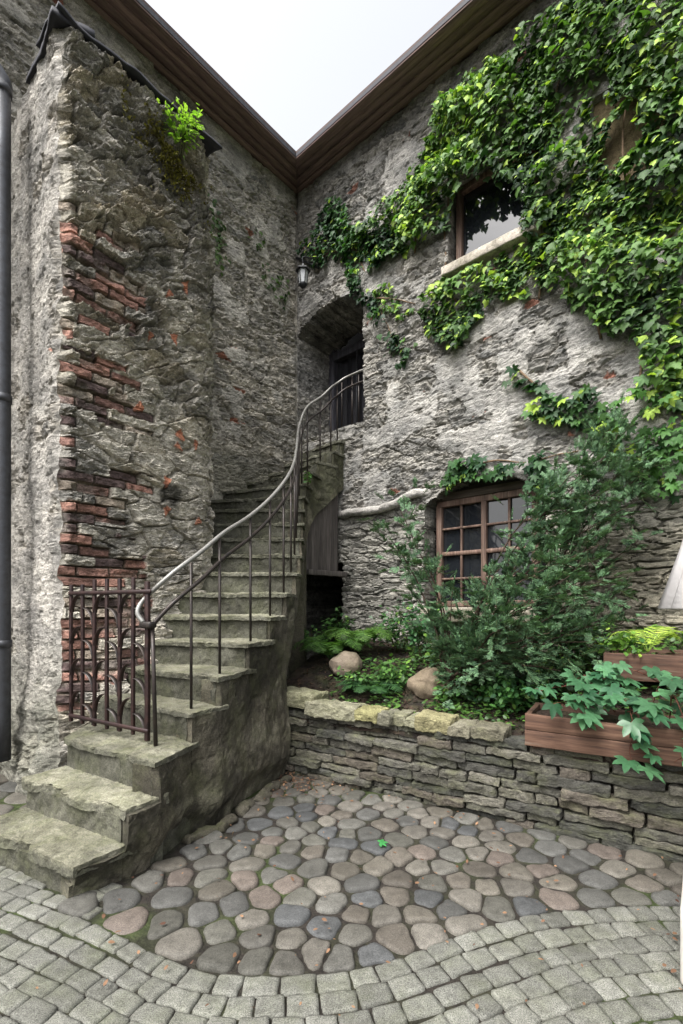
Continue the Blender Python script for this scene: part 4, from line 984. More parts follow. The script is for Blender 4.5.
WOODB = wood_mat('planter_boards', (84, 62, 50), (54, 40, 33), (112, 88, 72), (WD[0], WD[1], 0), .8, wear=(128, 122, 110), wear_amt=.7)
def plank_box(name, label, u0, u1, out0, z0, z1, depth, np_=2):
    root = empty(name, label, 'planter'); h = (z1 - z0) / np_
    for j in range(np_):
        mb = MB(); beam(mb, Wp(u0, z0 + h * (j + .5), out0), Wp(u1, z0 + h * (j + .5), out0), .035, h - .004, up=(0, 0, 1), r=.004, n=(30, 4, 6), C=.5 * (.92 + .14 * j), amp=.006); mb.build('front_board', WOODB, root)
        mb = MB(); beam(mb, Wp(u0 + .02, z0 + h * (j + .5), out0 - .018), Wp(u0 + .02, z0 + h * (j + .5), out0 - depth), .035, h - .004, r=.004, n=(10, 4, 4), C=.42, amp=.004); mb.build('end_board', WOODB, root)
    mb = MB(); beam(mb, Wp(u0, (z0 + z1) / 2, out0 - depth), Wp(u1, (z0 + z1) / 2, out0 - depth), .03, z1 - z0, r=.004, n=(20, 4, 4), C=.4, amp=.004); mb.build('back_board', WOODB, root)
    for uu in (u0 + .06, (u0 + u1) / 2): mb = MB(); beam(mb, Wp(uu, z0 - .02, out0 - .045), Wp(uu, z1 - .01, out0 - .045), .05, .05, n=(4, 4, 4), C=.4); mb.build('corner_post', WOODB, root)
    mb = MB(); P, Fc = cgrid(60, 14, 2); q = [Wp(u0 + .03, z0 + .0, out0 - .03), Wp(u1, z0, out0 - .03), Wp(u1, z0, out0 - depth + .02), Wp(u0 + .03, z0, out0 - depth + .02)]; q += [p + np.array([0, 0, z1 - z0 - .04]) for p in q]
    W = hexa(P, q); W[:, 2] += np.where(P[:, 2] > 0, .03 * fbm(W[:, 0] * 9, W[:, 1] * 9, seed=31), 0); mb.add(W, Fc, lin((58, 47, 40))); mb.build('earth_fill', M['soil'], root)
plank_box('timber_planter', 'long reddish board planter set on top of the dry stone wall', 2.17, 4.4, .02, .557, .775, .42)
plank_box('timber_planter', 'upper weathered board planter behind the creeper, below the bright fern', 2.62, 4.8, -.62, .96, 1.16, .5, 1)

# ------------------------------------------------------------------ parasol at the right edge
par = empty('parasol', 'folded white parasol with a white block base at the right edge', 'parasol')
PC = np.array([1.635, 1.895])
mb = MB(); na = 48; prof = [(.03, 2.75), (.05, 2.6), (.09, 2.3), (.14, 2.0), (.20, 1.75), (.27, 1.495), (.262, 1.49), (.18, 1.75), (.10, 2.1), (.03, 2.6)]
a = np.linspace(0, 2 * np.pi, na, endpoint=False); V = []
for r_, z in prof: V += [(PC[0] + r_ * (1 + .16 * math.cos(8 * t_)) * math.cos(t_), PC[1] + r_ * (1 + .16 * math.cos(8 * t_)) * math.sin(t_), z) for t_ in a]
i = np.arange(len(prof) - 1)[:, None] * na; j = np.arange(na)[None]; j2 = (j + 1) % na
mb.add(V, [np.stack([(i + j).ravel(), (i + j2).ravel(), (i + na + j2).ravel(), (i + na + j).ravel()], 1)]); mb.build('canopy', M['white'], par)
mb = MB(); tube(mb, [w3(PC, .28), w3(PC, 1.5), w3(PC, 2.8)], .022, 12); mb.build('pole', M['base'], par)
mb = MB(); box(mb, w3(PC, .155), (.22, .20, .155), ax=(.79, -.61, 0), r=.015, n=(6, 6, 6)); mb.build('base_block', M['base'], par)

# ------------------------------------------------------------------ foliage builders
def frames(tip, nrm):
    y = tip / np.linalg.norm(tip, axis=1, keepdims=True); z = nrm - y * np.sum(nrm * y, 1, keepdims=True); z /= np.maximum(np.linalg.norm(z, axis=1, keepdims=True), 1e-6)
    return np.cross(y, z), y, z
# templates: (x across, y along, z lift)
T_IVY = (np.array([(0, 0, 0), (0, .5, .06), (0, 1, -.06), (-.34, .02, -.05), (-.46, .34, -.08), (-.2, .62, .0), (.34, .02, -.05), (.46, .34, -.08), (.2, .62, .0)], float),
         [np.array([[0, 1, 4, 3], [1, 2, 5, 4], [0, 6, 7, 1], [1, 7, 8, 2]])])
def leaflet(a, L, w, x0=0, y0=0):
    d = np.array([math.sin(a), math.cos(a)]); p = np.array([d[1], -d[0]]); o = np.array([x0, y0]); V = []
    for t_, ww, zz in ((0, 0, 0), (.45, -w, .02), (.45, 0, -.05 + .04), (.45, w, .02), (1, 0, -.12), (.75, -w * .72, -.03), (.75, w * .72, -.03)):
        q = o + d * L * t_ + p * ww; V.append((q[0], q[1], zz * L))
    return np.array(V), np.array([[0, 2, 1, 1], [0, 3, 2, 2]])
def make_palm():
    V = []; Q = []; k = 0
    for a, L in ((0, 1), (.75, .85), (-.75, .85), (1.65, .62), (-1.65, .62)):
        v, _ = leaflet(a, L, .19); V.append(v); Q += [[k, k + 2, k + 1], [k, k + 3, k + 2], [k + 1, k + 2, k + 5], [k + 2, k + 4, k + 5], [k + 2, k + 3, k + 6], [k + 2, k + 6, k + 4]]; k += 7
    return np.concatenate(V), [np.array(Q)]
T_PALM = make_palm()
T_OVAL = (np.array([(0, 0, 0), (0, .5, .03), (0, 1, -.08), (-.27, .3, .04), (-.24, .66, .0), (.27, .3, .04), (.24, .66, .0)], float), [np.array([[0, 1, 4, 3], [0, 5, 6, 1]]), np.array([[1, 2, 4], [1, 6, 2]])])
T_NEED = (np.array([(-.5, 0, 0), (.5, 0, 0), (.36, .7, .02), (0, 1, 0), (-.36, .7, .02)], float), [np.array([[0, 1, 2, 4]]), np.array([[2, 3, 4]])])
def scatter(mb, T, P, tip, nrm, size, col, wide=1.0):
    V, Fs = T; n = len(P); X, Y, Z = frames(tip, nrm); size = np.broadcast_to(np.asarray(size, float), (n,))
    W = P[:, None] + size[:, None, None] * (V[None, :, :1] * X[:, None] * wide + V[None, :, 1:2] * Y[:, None] + V[None, :, 2:] * Z[:, None])
    k = len(V); base = (np.arange(n) * k)[:, None, None]
    mb.add(W.reshape(-1, 3), [(f[None] + base).reshape(-1, f.shape[1]) for f in Fs], np.repeat(np.broadcast_to(col, (n, 3)), k, 0))
def leafcol(rg, n, dark, light, bright=None, pb=0, k=None):
    t_ = rg.random(n) if k is None else np.clip(k + rg.normal(0, .22, n), 0, 1)
    c = lerp3(lin(dark), lin(light), t_) * rg.uniform(.75, 1.2, n)[:, None]
    if bright is not None: m = rg.random(n) < pb; c[m] = lin(bright) * rg.uniform(.8, 1.15, m.sum())[:, None]
    return c
def in_poly(x, y, poly):
    r = np.zeros(len(x), bool); n = len(poly)
    for i in range(n):
        (x0, y0), (x1, y1) = poly[i], poly[(i + 1) % n]
        with np.errstate(divide='ignore', invalid='ignore'): r ^= ((y0 > y) != (y1 > y)) & (x < (x1 - x0) * (y - y0) / (y1 - y0 + 1e-12) + x0)
    return r
def vine(name, label, polys, dens, seed, size=(.07, .11), thick=.16, dark=(30, 54, 32), light=(92, 128, 58), bright=(150, 178, 74), pb=.1, edge=.09, clear=(), stems=None, group=None, T=T_IVY, density_noise=.25, sun=None):
    """leaves over patches of the right wing's wall, given as outlines on that wall (s, z)"""
    rg = np.random.default_rng(seed); root = empty(name, label, 'vine', group); mb = MB()
    for poly in polys:
        poly = [px_to_R(*p) for p in poly]; poly = [(float(a), float(b)) for a, b in poly]
        xs, ys = np.array([p[0] for p in poly]), np.array([p[1] for p in poly]); A = (np.ptp(xs) + .3) * (np.ptp(ys) + .3); n = int(A * dens)
        s = rg.uniform(xs.min() - .15, xs.max() + .15, n); z = rg.uniform(ys.min() - .15, ys.max() + .15, n)
        js = s + edge * fbm(s * 5, z * 5, seed=seed, o=3) * 2; jz = z + edge * fbm(s * 5 + 9, z * 5, seed=seed + 3, o=3) * 2
        ok = in_poly(js, jz, poly) & (fbm(s * 3.5, z * 3.5, seed=seed + 5, o=3) > -density_noise - .25 * rg.random(n))
        for (a, b, c, d) in clear: ok &= ~((s > a) & (s < b) & (z > c) & (z < d))
        s, z = s[ok], z[ok]; n = len(s)
        if n == 0: continue
        clump = sst(-.5, .5, fbm(s * 3, z * 3, seed=seed + 8, o=3)); out = .03 + thick * clump * rg.random(n) ** .7 + .02
        P = Rp(s, z, out)
        nr = np.append(NR, 0); nrm = nr * .75 + np.array([0, 0, .65]) + rg.normal(0, .33, (n, 3)); tip = np.array([0, 0, -.8]) + nr * .35 + rg.normal(0, .38, (n, 3))
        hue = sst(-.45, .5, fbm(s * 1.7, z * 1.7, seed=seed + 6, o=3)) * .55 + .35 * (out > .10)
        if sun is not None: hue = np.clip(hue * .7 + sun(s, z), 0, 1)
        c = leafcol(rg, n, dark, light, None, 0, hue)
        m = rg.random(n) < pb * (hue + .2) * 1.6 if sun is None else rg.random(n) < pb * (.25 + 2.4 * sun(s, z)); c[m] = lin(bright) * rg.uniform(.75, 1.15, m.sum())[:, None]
        scatter(mb, T, P, tip, nrm, rg.uniform(size[0], size[1], n), c)
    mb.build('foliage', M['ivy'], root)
    ms = MB()
    for st in stems or []:
        pts = [Rp(*px_to_R(x, y), .035) for x, y in st]; pts = catmull(pts, 6); pts = pts + vec_noise(pts, 3, seed) * .04
        tube(ms, pts, np.linspace(.014, .006, len(pts)), 6, C=lin((112, 94, 76)), rough=.004)
    if stems: ms.build('stem', M['bark'], root)
    return root
WCLR = [(2.80, 3.32, 5.46, 5.88), (B1['s0'] + .12, B1['s1'] - .2, B1['z0'] + .2, B1['z1'] - .4)]
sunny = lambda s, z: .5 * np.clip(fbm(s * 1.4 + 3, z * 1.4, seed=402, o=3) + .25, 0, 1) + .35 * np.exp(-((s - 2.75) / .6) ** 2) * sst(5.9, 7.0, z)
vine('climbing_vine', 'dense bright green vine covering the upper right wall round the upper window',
     [[(592, -30), (545, 40), (525, 52), (490, 62), (470, 78), (445, 112), (425, 150), (405, 190), (392, 212), (370, 228), (352, 236), (372, 262), (395, 262), (420, 252), (447, 236), (452, 222), (470, 190), (520, 180), (535, 240), (548, 268), (575, 300), (600, 330), (632, 352), (650, 395), (700, 440), (700, -80)]],
     1300, 401, (.045, .105), .28, clear=WCLR, sun=sunny, pb=.2, density_noise=.36,
     stems=[[(447, 270), (446, 230), (449, 190), (452, 150)], [(540, 300), (545, 200), (560, 90), (590, 10)], [(640, 390), (640, 280), (625, 150), (630, 30)], [(600, 340), (585, 250), (600, 180)], [(418, 255), (420, 215), (440, 160)], [(380, 250), (410, 215), (470, 150)]])
vine('climbing_vine', 'tuft of vine hanging below the sill of the upper window', [[(418, 312), (440, 292), (470, 276), (500, 262), (540, 240), (562, 270), (545, 285), (510, 298), (490, 312), (478, 330), (462, 346), (440, 340), (425, 328)]], 850, 411, (.065, .105), .16, pb=.22, stems=[[(446, 275), (455, 300), (470, 320)]])
vine('climbing_vine', 'dark vine strand draped from the lantern down beside the doorway niche',
     [[(312, 236), (330, 205), (345, 195), (352, 215), (372, 226), (392, 214), (398, 245), (392, 262), (372, 268), (368, 285), (378, 300), (392, 322), (405, 345), (412, 372), (402, 366), (385, 335), (366, 306), (356, 284), (345, 262), (328, 270), (312, 262), (306, 250)]], 950, 421, (.06, .095), .13, dark=(28, 52, 34), light=(60, 98, 48), pb=.05, stems=[[(352, 236), (365, 270), (385, 320), (400, 350)]])
vine('climbing_vine', 'thin vine sprig creeping over bare wall to the right of the doorway', [[(372, 296), (385, 290), (408, 296), (418, 306), (405, 318), (385, 314)], [(398, 330), (412, 338), (418, 352), (410, 358)]], 330, 431, (.06, .09), .06, dark=(40, 66, 36), light=(88, 126, 52), pb=.15, stems=[[(372, 300), (395, 302), (415, 305)]])
vine('climbing_vine', 'loose creeper spray on the bare wall above the arched window', [[(515, 366), (530, 372), (545, 390), (575, 398), (600, 405), (612, 425), (590, 430), (565, 415), (540, 412), (522, 398)]], 430, 441, (.08, .12), .10, T=T_PALM, dark=(34, 62, 38), light=(74, 112, 52), pb=.08, stems=[[(520, 372), (545, 395), (580, 408), (610, 418)]])
vine('climbing_vine', 'creeper fringe hanging over the arched window head', [[(442, 488), (450, 468), (478, 458), (500, 462), (520, 458), (548, 462), (560, 480), (535, 492), (520, 484), (500, 474), (470, 478), (456, 492)]], 480, 451, (.08, .115), .12, T=T_PALM, dark=(34, 64, 40), light=(72, 112, 54), pb=.06, stems=[[(448, 478), (490, 462), (530, 462), (580, 452)]])
vine('climbing_vine', 'palmate creeper trailing down the far right of the wall', [[(600, 420), (640, 385), (700, 400), (700, 520), (665, 500), (640, 470), (618, 462), (600, 446)]], 260, 461, (.07, .11), .2, T=T_PALM, dark=(34, 66, 38), light=(76, 118, 54), pb=.08, stems=[[(600, 440), (630, 420), (660, 410), (690, 400)], [(650, 440), (660, 480)]])

def twig_shrub(name, label, base, targets, seed, spray=.12, n_need=20, per=22, need=.030, dark=(34, 58, 42), light=(98, 130, 92), group=None, cat='shrub', spread=.22):
    """woody shrub: limbs from the base to the targets, flat needle sprays along their outer half"""
    rg = np.random.default_rng(seed); root = empty(name, label, cat, group); mw, ml = MB(), MB(); base = np.asarray(base, float)
    Pn, Tn, Nn_, Sn, Cn = [], [], [], [], []
    for tg in targets:
        tg = np.asarray(tg, float); mid = (base + tg) / 2 + np.array([0, 0, .10 * np.linalg.norm(tg - base)]) + rg.normal(0, .06, 3)
        pts = catmull([base + rg.normal(0, .03, 3) * np.array([1, 1, 0]), base * .7 + mid * .3, mid, tg], 8); pts = pts + vec_noise(pts, 4, seed) * .03
        L = np.linalg.norm(tg - base); tube(mw, pts, np.linspace(.014, .003, len(pts)), 6, C=lin((58, 46, 38)))
        m = max(6, int(per * L / .8))
        for q in range(m):
            f = 1.02 - .78 * rg.random() ** 1.5; i = min(int(f * (len(pts) - 1)), len(pts) - 2); p = pts[i] + (pts[i + 1] - pts[i]) * rg.random()
            d0 = pts[i + 1] - pts[i]; d0 /= np.linalg.norm(d0)
            d = d0 * .6 + rg.normal(0, .75, 3) + np.array([0, -.15, .10]); d /= np.linalg.norm(d); p = p + d * rg.uniform(0, spread) * (.4 + f)
            Ls = spray * rg.uniform(.6, 1.25); e = p + d * Ls + np.array([0, 0, -.15 * Ls])
            side = np.cross(d, np.array([0, 0, 1.])) + rg.normal(0, .25, 3); side /= np.linalg.norm(side); up = np.cross(side, d)
            tube(mw, [p - d * .02, (p + e) / 2, e], [.003, .002, .001], 4, C=lin((66, 74, 44)))
            tt = np.linspace(.05, 1, n_need); sg = np.where(np.arange(n_need) % 2, 1., -1.)
            for tw in ((1., .0),) + (((.55, .9), (.55, -.9)) if rg.random() < .8 else ()):
                dd = d * math.cos(tw[1]) + side * math.sin(tw[1]); st = p + d * Ls * (.35 if tw[1] else 0)
                Pn.append(st + dd * (Ls * tw[0] * tt)[:, None]); Tn.append(dd * .55 + np.cross(up, dd) * sg[:, None] * .85 + up * .12 + rg.normal(0, .14, (n_need, 3)))
                Nn_.append(np.tile(up, (n_need, 1)) + rg.normal(0, .25, (n_need, 3))); Sn.append(need * rg.uniform(.75, 1.2, n_need) * (1 - .4 * tt ** 3))
                young = sst(.65, 1.05, np.array([f]))[0] * .5
                Cn.append(leafcol(rg, n_need, dark, light, None, 0, np.full(n_need, rg.uniform(.1, .6) + .25 * tt + young * .3)))
    scatter(ml, T_NEED, np.concatenate(Pn), np.concatenate(Tn), np.concatenate(Nn_), np.concatenate(Sn), np.concatenate(Cn), wide=.28)
    mw.build('trunk', M['bark'], root); ml.build('foliage', M['yew'], root); return root
yb = np.array([.98, 4.15, .86])
tg = [at(398, 545, 4.4), at(402, 512, 4.5), at(420, 562, 4.3), at(452, 592, 4.1), at(488, 612, 3.9), at(468, 640, 4.0), at(520, 620, 3.7), at(545, 655, 3.6), at(505, 660, 3.8),
      at(562, 545, 4.0), at(560, 505, 4.2), at(575, 470, 4.2), at(590, 500, 4.0), at(600, 545, 3.9), at(585, 590, 3.8), at(565, 610, 3.7), at(605, 455, 4.2), at(625, 470, 4.1), at(640, 500, 4.0), at(612, 620, 3.9), at(570, 650, 3.7), at(500, 630, 3.6), at(540, 600, 3.5), at(570, 575, 3.6),  at(600, 580, 3.7),  at(550, 635, 3.45), at(590, 640, 3.6), at(450, 650, 4.1), at(475, 665, 3.9), at(515, 645, 3.6), at(560, 670, 3.5), at(420, 600, 4.3)]
twig_shrub('yew_shrub', 'big dark green yew shrub spreading in front of the arched window', yb, tg, 31, per=34)
twig_shrub('yew_shrub', 'upright dark yew shoots against the wall right of the arched window', np.array([1.75, 4.45, 1.0]), [at(598, 440, 4.3), at(620, 430, 4.4), at(580, 460, 4.4), at(650, 460, 4.2), at(610, 480, 4.3), at(640, 540, 4.2), at(590, 520, 4.3), at(570, 580, 4.2)], 32, per=24)

def bush(name, label, b, rx, rz, n, seed, T, size, dark, light, bright=None, pb=0, mat='creeper', cat='plant', stems=9, group=None, flat=.5):
    rg = np.random.default_rng(seed); root = empty(name, label, cat, group); mw, ml = MB(), MB(); b = np.asarray(b, float); tips = []
    for i in range(stems):
        a = rg.uniform(0, 2 * np.pi); r_ = rx * math.sqrt(rg.random()); t_ = b + np.array([r_ * math.cos(a), r_ * math.sin(a), rz * rg.uniform(.5, 1.05)])
        pts = catmull([b + np.array([math.cos(a), math.sin(a), 0]) * r_ * .15, b * .5 + t_ * .5 + np.array([0, 0, .12 * rz]), t_], 5); tube(mw, pts, np.linspace(.005, .002, len(pts)), 4, C=lin((70, 70, 44))); tips.append(pts)
    k = max(1, n // stems); P = []
    for pts in tips:
        f = rg.uniform(.25, 1, k) * (len(pts) - 1); i = np.minimum(f.astype(int), len(pts) - 2); P.append(pts[i] + (pts[i + 1] - pts[i]) * (f - i)[:, None] + rg.normal(0, .18, (k, 3)) * rx)
    P = np.concatenate(P); n = len(P); P[:, 2] = np.maximum(P[:, 2], b[2] + .015); away = P - b; away[:, 2] = 0; away /= np.maximum(np.linalg.norm(away, axis=1, keepdims=True), 1e-6)
    scatter(ml, T, P, away * .8 + rg.normal(0, .4, (n, 3)) + np.array([0, 0, -.1]), np.array([0, -.25, 1.]) * flat * 2 + rg.normal(0, .35, (n, 3)), rg.uniform(size[0], size[1], n), leafcol(rg, n, dark, light, bright, pb))
    mw.build('stem', M['bark'], root); ml.build('foliage', M[mat], root); return root
def fern(name, label, b, n, L, seed, col, col2, up=.9, group=None, dirs=None):
    rg = np.random.default_rng(seed); root = empty(name, label, 'fern', group); ml = MB(); b = np.asarray(b, float); P, Tp, Nr, S, Cc = [], [], [], [], []
    for i in range(n):
        a = 2 * np.pi * i / n + rg.normal(0, .25) if dirs is None else dirs[i]; l = L * rg.uniform(.75, 1.15); d = np.array([math.cos(a), math.sin(a), 0])
        pts = catmull([b, b + d * l * .35 + np.array([0, 0, up * l * .5]), b + d * l * .75 + np.array([0, 0, up * l * .55]), b + d * l + np.array([0, 0, up * l * .32])], 7)
        tube(ml, pts, np.linspace(.004, .0015, len(pts)), 4, C=lin(col) * .8); side = np.array([-d[1], d[0], 0])
        m = 24; f = np.linspace(.12, 1, m) * (len(pts) - 1); k = np.minimum(f.astype(int), len(pts) - 2); Q = pts[k] + (pts[k + 1] - pts[k]) * (f - k)[:, None]; fr = np.linspace(.12, 1, m); dr = pts[k + 1] - pts[k]; dr /= np.linalg.norm(dr, axis=1, keepdims=True)
        ln = l * .32 * np.sin(np.pi * np.clip(fr * .86 + .14, 0, 1)) ** .8 + .008
        for sg in (-1, 1):
            P.append(Q); Tp.append(side * sg + dr * .45 + rg.normal(0, .07, (m, 3)) + np.array([0, 0, -.12])); Nr.append(np.cross(dr, side) * -1 * np.sign(np.cross(dr, side)[:, 2:]) * -1 + rg.normal(0, .1, (m, 3))); S.append(ln); Cc.append(leafcol(rg, m, col, col2))
    scatter(ml, T_NEED, np.concatenate(P), np.concatenate(Tp), np.concatenate(Nr), np.concatenate(S), np.concatenate(Cc), wide=.10)
    ml.build('fronds', M['fern'], root); return root
fern('fern', 'soft green fern at the foot of the stair pillar', on_soil(330, 660), 20, .44, 51, (58, 92, 44), (98, 138, 66))
fern('fern', 'pale fern behind the round boulder against the wall', on_soil(360, 650), 18, .46, 52, (66, 100, 48), (110, 148, 70))
fern('fern', 'small fern in front of the flat boulder and capstones', on_soil(372, 694), 18, .34, 53, (44, 78, 46), (76, 116, 66), up=.6)
fern('fern', 'bright yellow green fern frond above the upper planter', Wp(2.90, 1.17, -.66), 5, .30, 54, (132, 160, 60), (178, 198, 88), up=1.0, dirs=[.1, .5, 2.6, -.4, 1.4, -1.1, 3.3])
spr = bush('sprout', 'lime green sprouting plant growing out of the buttress top', w3(P0 + DL * .98 + NL * .05, 5.62), .18, .52, 420, 55, T_OVAL, (.03, .06), (112, 152, 58), (160, 194, 84), mat='fern', stems=14)
specs = [((312, 648), .16, .22, 120, (40, 74, 40), (80, 120, 58), 'low leafy plant beside the stair pillar, leftmost in the bed'), ((398, 652), .26, .34, 320, (34, 66, 38), (70, 110, 56), 'leafy clump against the wall left of the arched window'),
         ((424, 662), .20, .50, 340, (40, 76, 50), (80, 124, 76), 'upright leafy shrub under the left end of the window sill'), ((455, 672), .26, .30, 330, (32, 62, 38), (66, 104, 54), 'dark low plant between the flat boulder and the yew'),
         ((392, 684), .20, .16, 200, (44, 76, 38), (84, 122, 56), 'ground-hugging green plant left of the flat boulder'), ((482, 706), .24, .20, 330, (36, 68, 40), (78, 122, 60), 'low rosette plant behind the second yellow capstone'),
         ((514, 712), .20, .22, 300, (38, 72, 44), (84, 130, 66), 'leafy plant at the left end of the long planter'), ((540, 698), .24, .30, 360, (30, 60, 38), (68, 108, 58), 'dense leafy plant at the foot of the yew, behind the planter end'),
         ((575, 672), .22, .42, 380, (38, 76, 46), (90, 138, 74), 'pale leafy plant left of the upper planter'), ((358, 690), .18, .13, 150, (40, 72, 40), (80, 118, 58), 'small green plant between the two boulders'),
         ((500, 684), .26, .34, 380, (28, 56, 36), (60, 98, 52), 'dark leafy plant under the middle of the yew'), ((450, 700), .18, .12, 170, (44, 78, 40), (88, 128, 60), 'flat green plant just right of the flat boulder'),
         ((338, 640), .16, .3, 160, (44, 78, 44), (86, 124, 64), 'leafy plant in front of the dark space under the stair')]
for i, (p, rx, rz, n, d_, l_, lab) in enumerate(specs): bush('leafy_plant', lab, on_soil(*p), rx * 1.15, rz * 1.35, int(n * 1.3), 60 + i, T_OVAL, (.04, .075), d_, l_, (120, 160, 70), .05)
bush('leafy_plant', 'row of small green plants growing along the upper planter', Wp(2.8, 1.14, -.8), .26, .16, 200, 81, T_OVAL, (.04, .07), (50, 88, 40), (110, 150, 60), (150, 180, 70), .15)
bush('leafy_plant', 'green tuft at the right end of the upper planter by the bright fern', Wp(3.4, 1.14, -.8), .24, .14, 160, 82, T_OVAL, (.045, .08), (44, 84, 42), (96, 144, 64))
twig_shrub('yew_shrub', 'low dark yew shoots at the foot of the wall behind the upper planter', np.array([1.9, 4.2, 1.05]), [at(600, 612, 4.2), at(618, 600, 4.2), at(585, 600, 4.1), at(630, 615, 4.3)], 83, per=14)
def creeper(label, pts, seed, size, n, name='creeper_plant', sag=.0):
    """palmate creeper: arching stems with large five-part leaves"""
    rg = np.random.default_rng(seed); root = empty(name, label, 'creeper'); mw, ml = MB(), MB(); P, Tp, Nr = [], [], []
    for st in pts:
        q = catmull(st, 8); tube(mw, q, np.linspace(.004, .002, len(q)), 5, C=lin((96, 60, 48)))
        for f in np.linspace(.12, 1, n):
            i = min(int(f * (len(q) - 1)), len(q) - 2); d = q[i + 1] - q[i]; p = q[i] + np.array([rg.normal(0, .05), rg.normal(-.03, .03), rg.uniform(.0, .05)])
            tube(mw, [q[i], (q[i] + p) / 2 + np.array([0, 0, .01]), p], .0018, 4, C=lin((96, 60, 48)))
            P.append(p); Tp.append(np.array([rg.normal(0, .7), -.7, -.35 + rg.normal(0, .2)])); Nr.append(np.array([rg.normal(0, .25), -.55, 1.]))
    n = len(P); scatter(ml, T_PALM, np.array(P), np.array(Tp), np.array(Nr), rg.uniform(size * .75, size * 1.2, n), leafcol(rg, n, (40, 78, 52), (80, 122, 84)))
    mw.build('stem', M['bark'], root); ml.build('foliage', M['creeper'], root)
creeper('large leaved creeper spreading over the long board planter', [[Wp(2.9, .80, -.25), Wp(2.75, .95, -.1), Wp(2.55, .92, .0), Wp(2.4, .86, .05)], [Wp(2.9, .80, -.25), Wp(2.95, 1.02, -.1), Wp(3.1, 1.0, 0.), Wp(3.3, .96, .05)], [Wp(2.7, .80, -.2), Wp(2.55, .96, -.15), Wp(2.35, .95, -.1), Wp(2.2, .9, -.05)],
        [Wp(3.0, .8, -.2), Wp(3.0, .98, .02), Wp(3.05, .85, .09), Wp(3.1, .72, .09), Wp(3.0, .6, .1)], [Wp(2.8, .8, -.2), Wp(2.7, 1.0, -.25), Wp(2.5, 1.02, -.2)], [Wp(3.2, .8, -.2), Wp(3.4, 1.0, -.1), Wp(3.6, .95, .0)], [Wp(2.6, .8, -.15), Wp(2.7, .92, .03), Wp(2.85, .9, .06), Wp(2.95, .84, .08)], [Wp(2.75, .8, -.1), Wp(2.78, .86, .05), Wp(2.8, .76, .08), Wp(2.78, .62, .08), Wp(2.82, .5, .09)], [Wp(2.45, .8, -.2), Wp(2.5, .92, -.02), Wp(2.52, .85, .06), Wp(2.5, .76, .08)], [Wp(2.95, 1.0, -.35), Wp(2.8, 1.08, -.25), Wp(2.6, 1.06, -.2), Wp(2.45, 1.0, -.15)]], 91, .11, 10)
bush('stair_weed', 'small green weed rooted in the crack of the upper stair wall', w3(edge_pt(15.2, -.02), 3.05), .06, .16, 26, 92, T_OVAL, (.05, .08), (60, 100, 50), (100, 146, 70), stems=4)
def leftwall_plant(label, pts, seed):
    rg = np.random.default_rng(seed); root = empty('wall_plant', label, 'vine'); ml = MB(); n = 60
    q = np.array(pts); i = rg.integers(0, len(q), n); u = q[i, 0] + rg.normal(0, .07, n); z = q[i, 1] + rg.normal(0, .14, n); P = np.stack([C0[0] + DL[0] * u + NL[0] * .05, C0[1] + DL[1] * u + NL[1] * .05, z], 1)
    scatter(ml, T_IVY, P, np.array([0, 0, -.8]) + rg.normal(0, .4, (n, 3)), np.append(NL, .5) + rg.normal(0, .3, (n, 3)), rg.uniform(.05, .085, n), leafcol(rg, n, (46, 66, 40), (84, 108, 58))); ml.build('foliage', M['ivy'], root)
leftwall_plant('sparse dull green vine on the left wall beside the buttress edge', [(-1.50, 6.45), (-1.48, 6.2), (-1.52, 6.7)], 93)
leftwall_plant('faint vine wisps on the left wall near the lantern', [(-.45, 6.45), (-.3, 6.3), (-.6, 6.3), (-.8, 6.75)], 94)

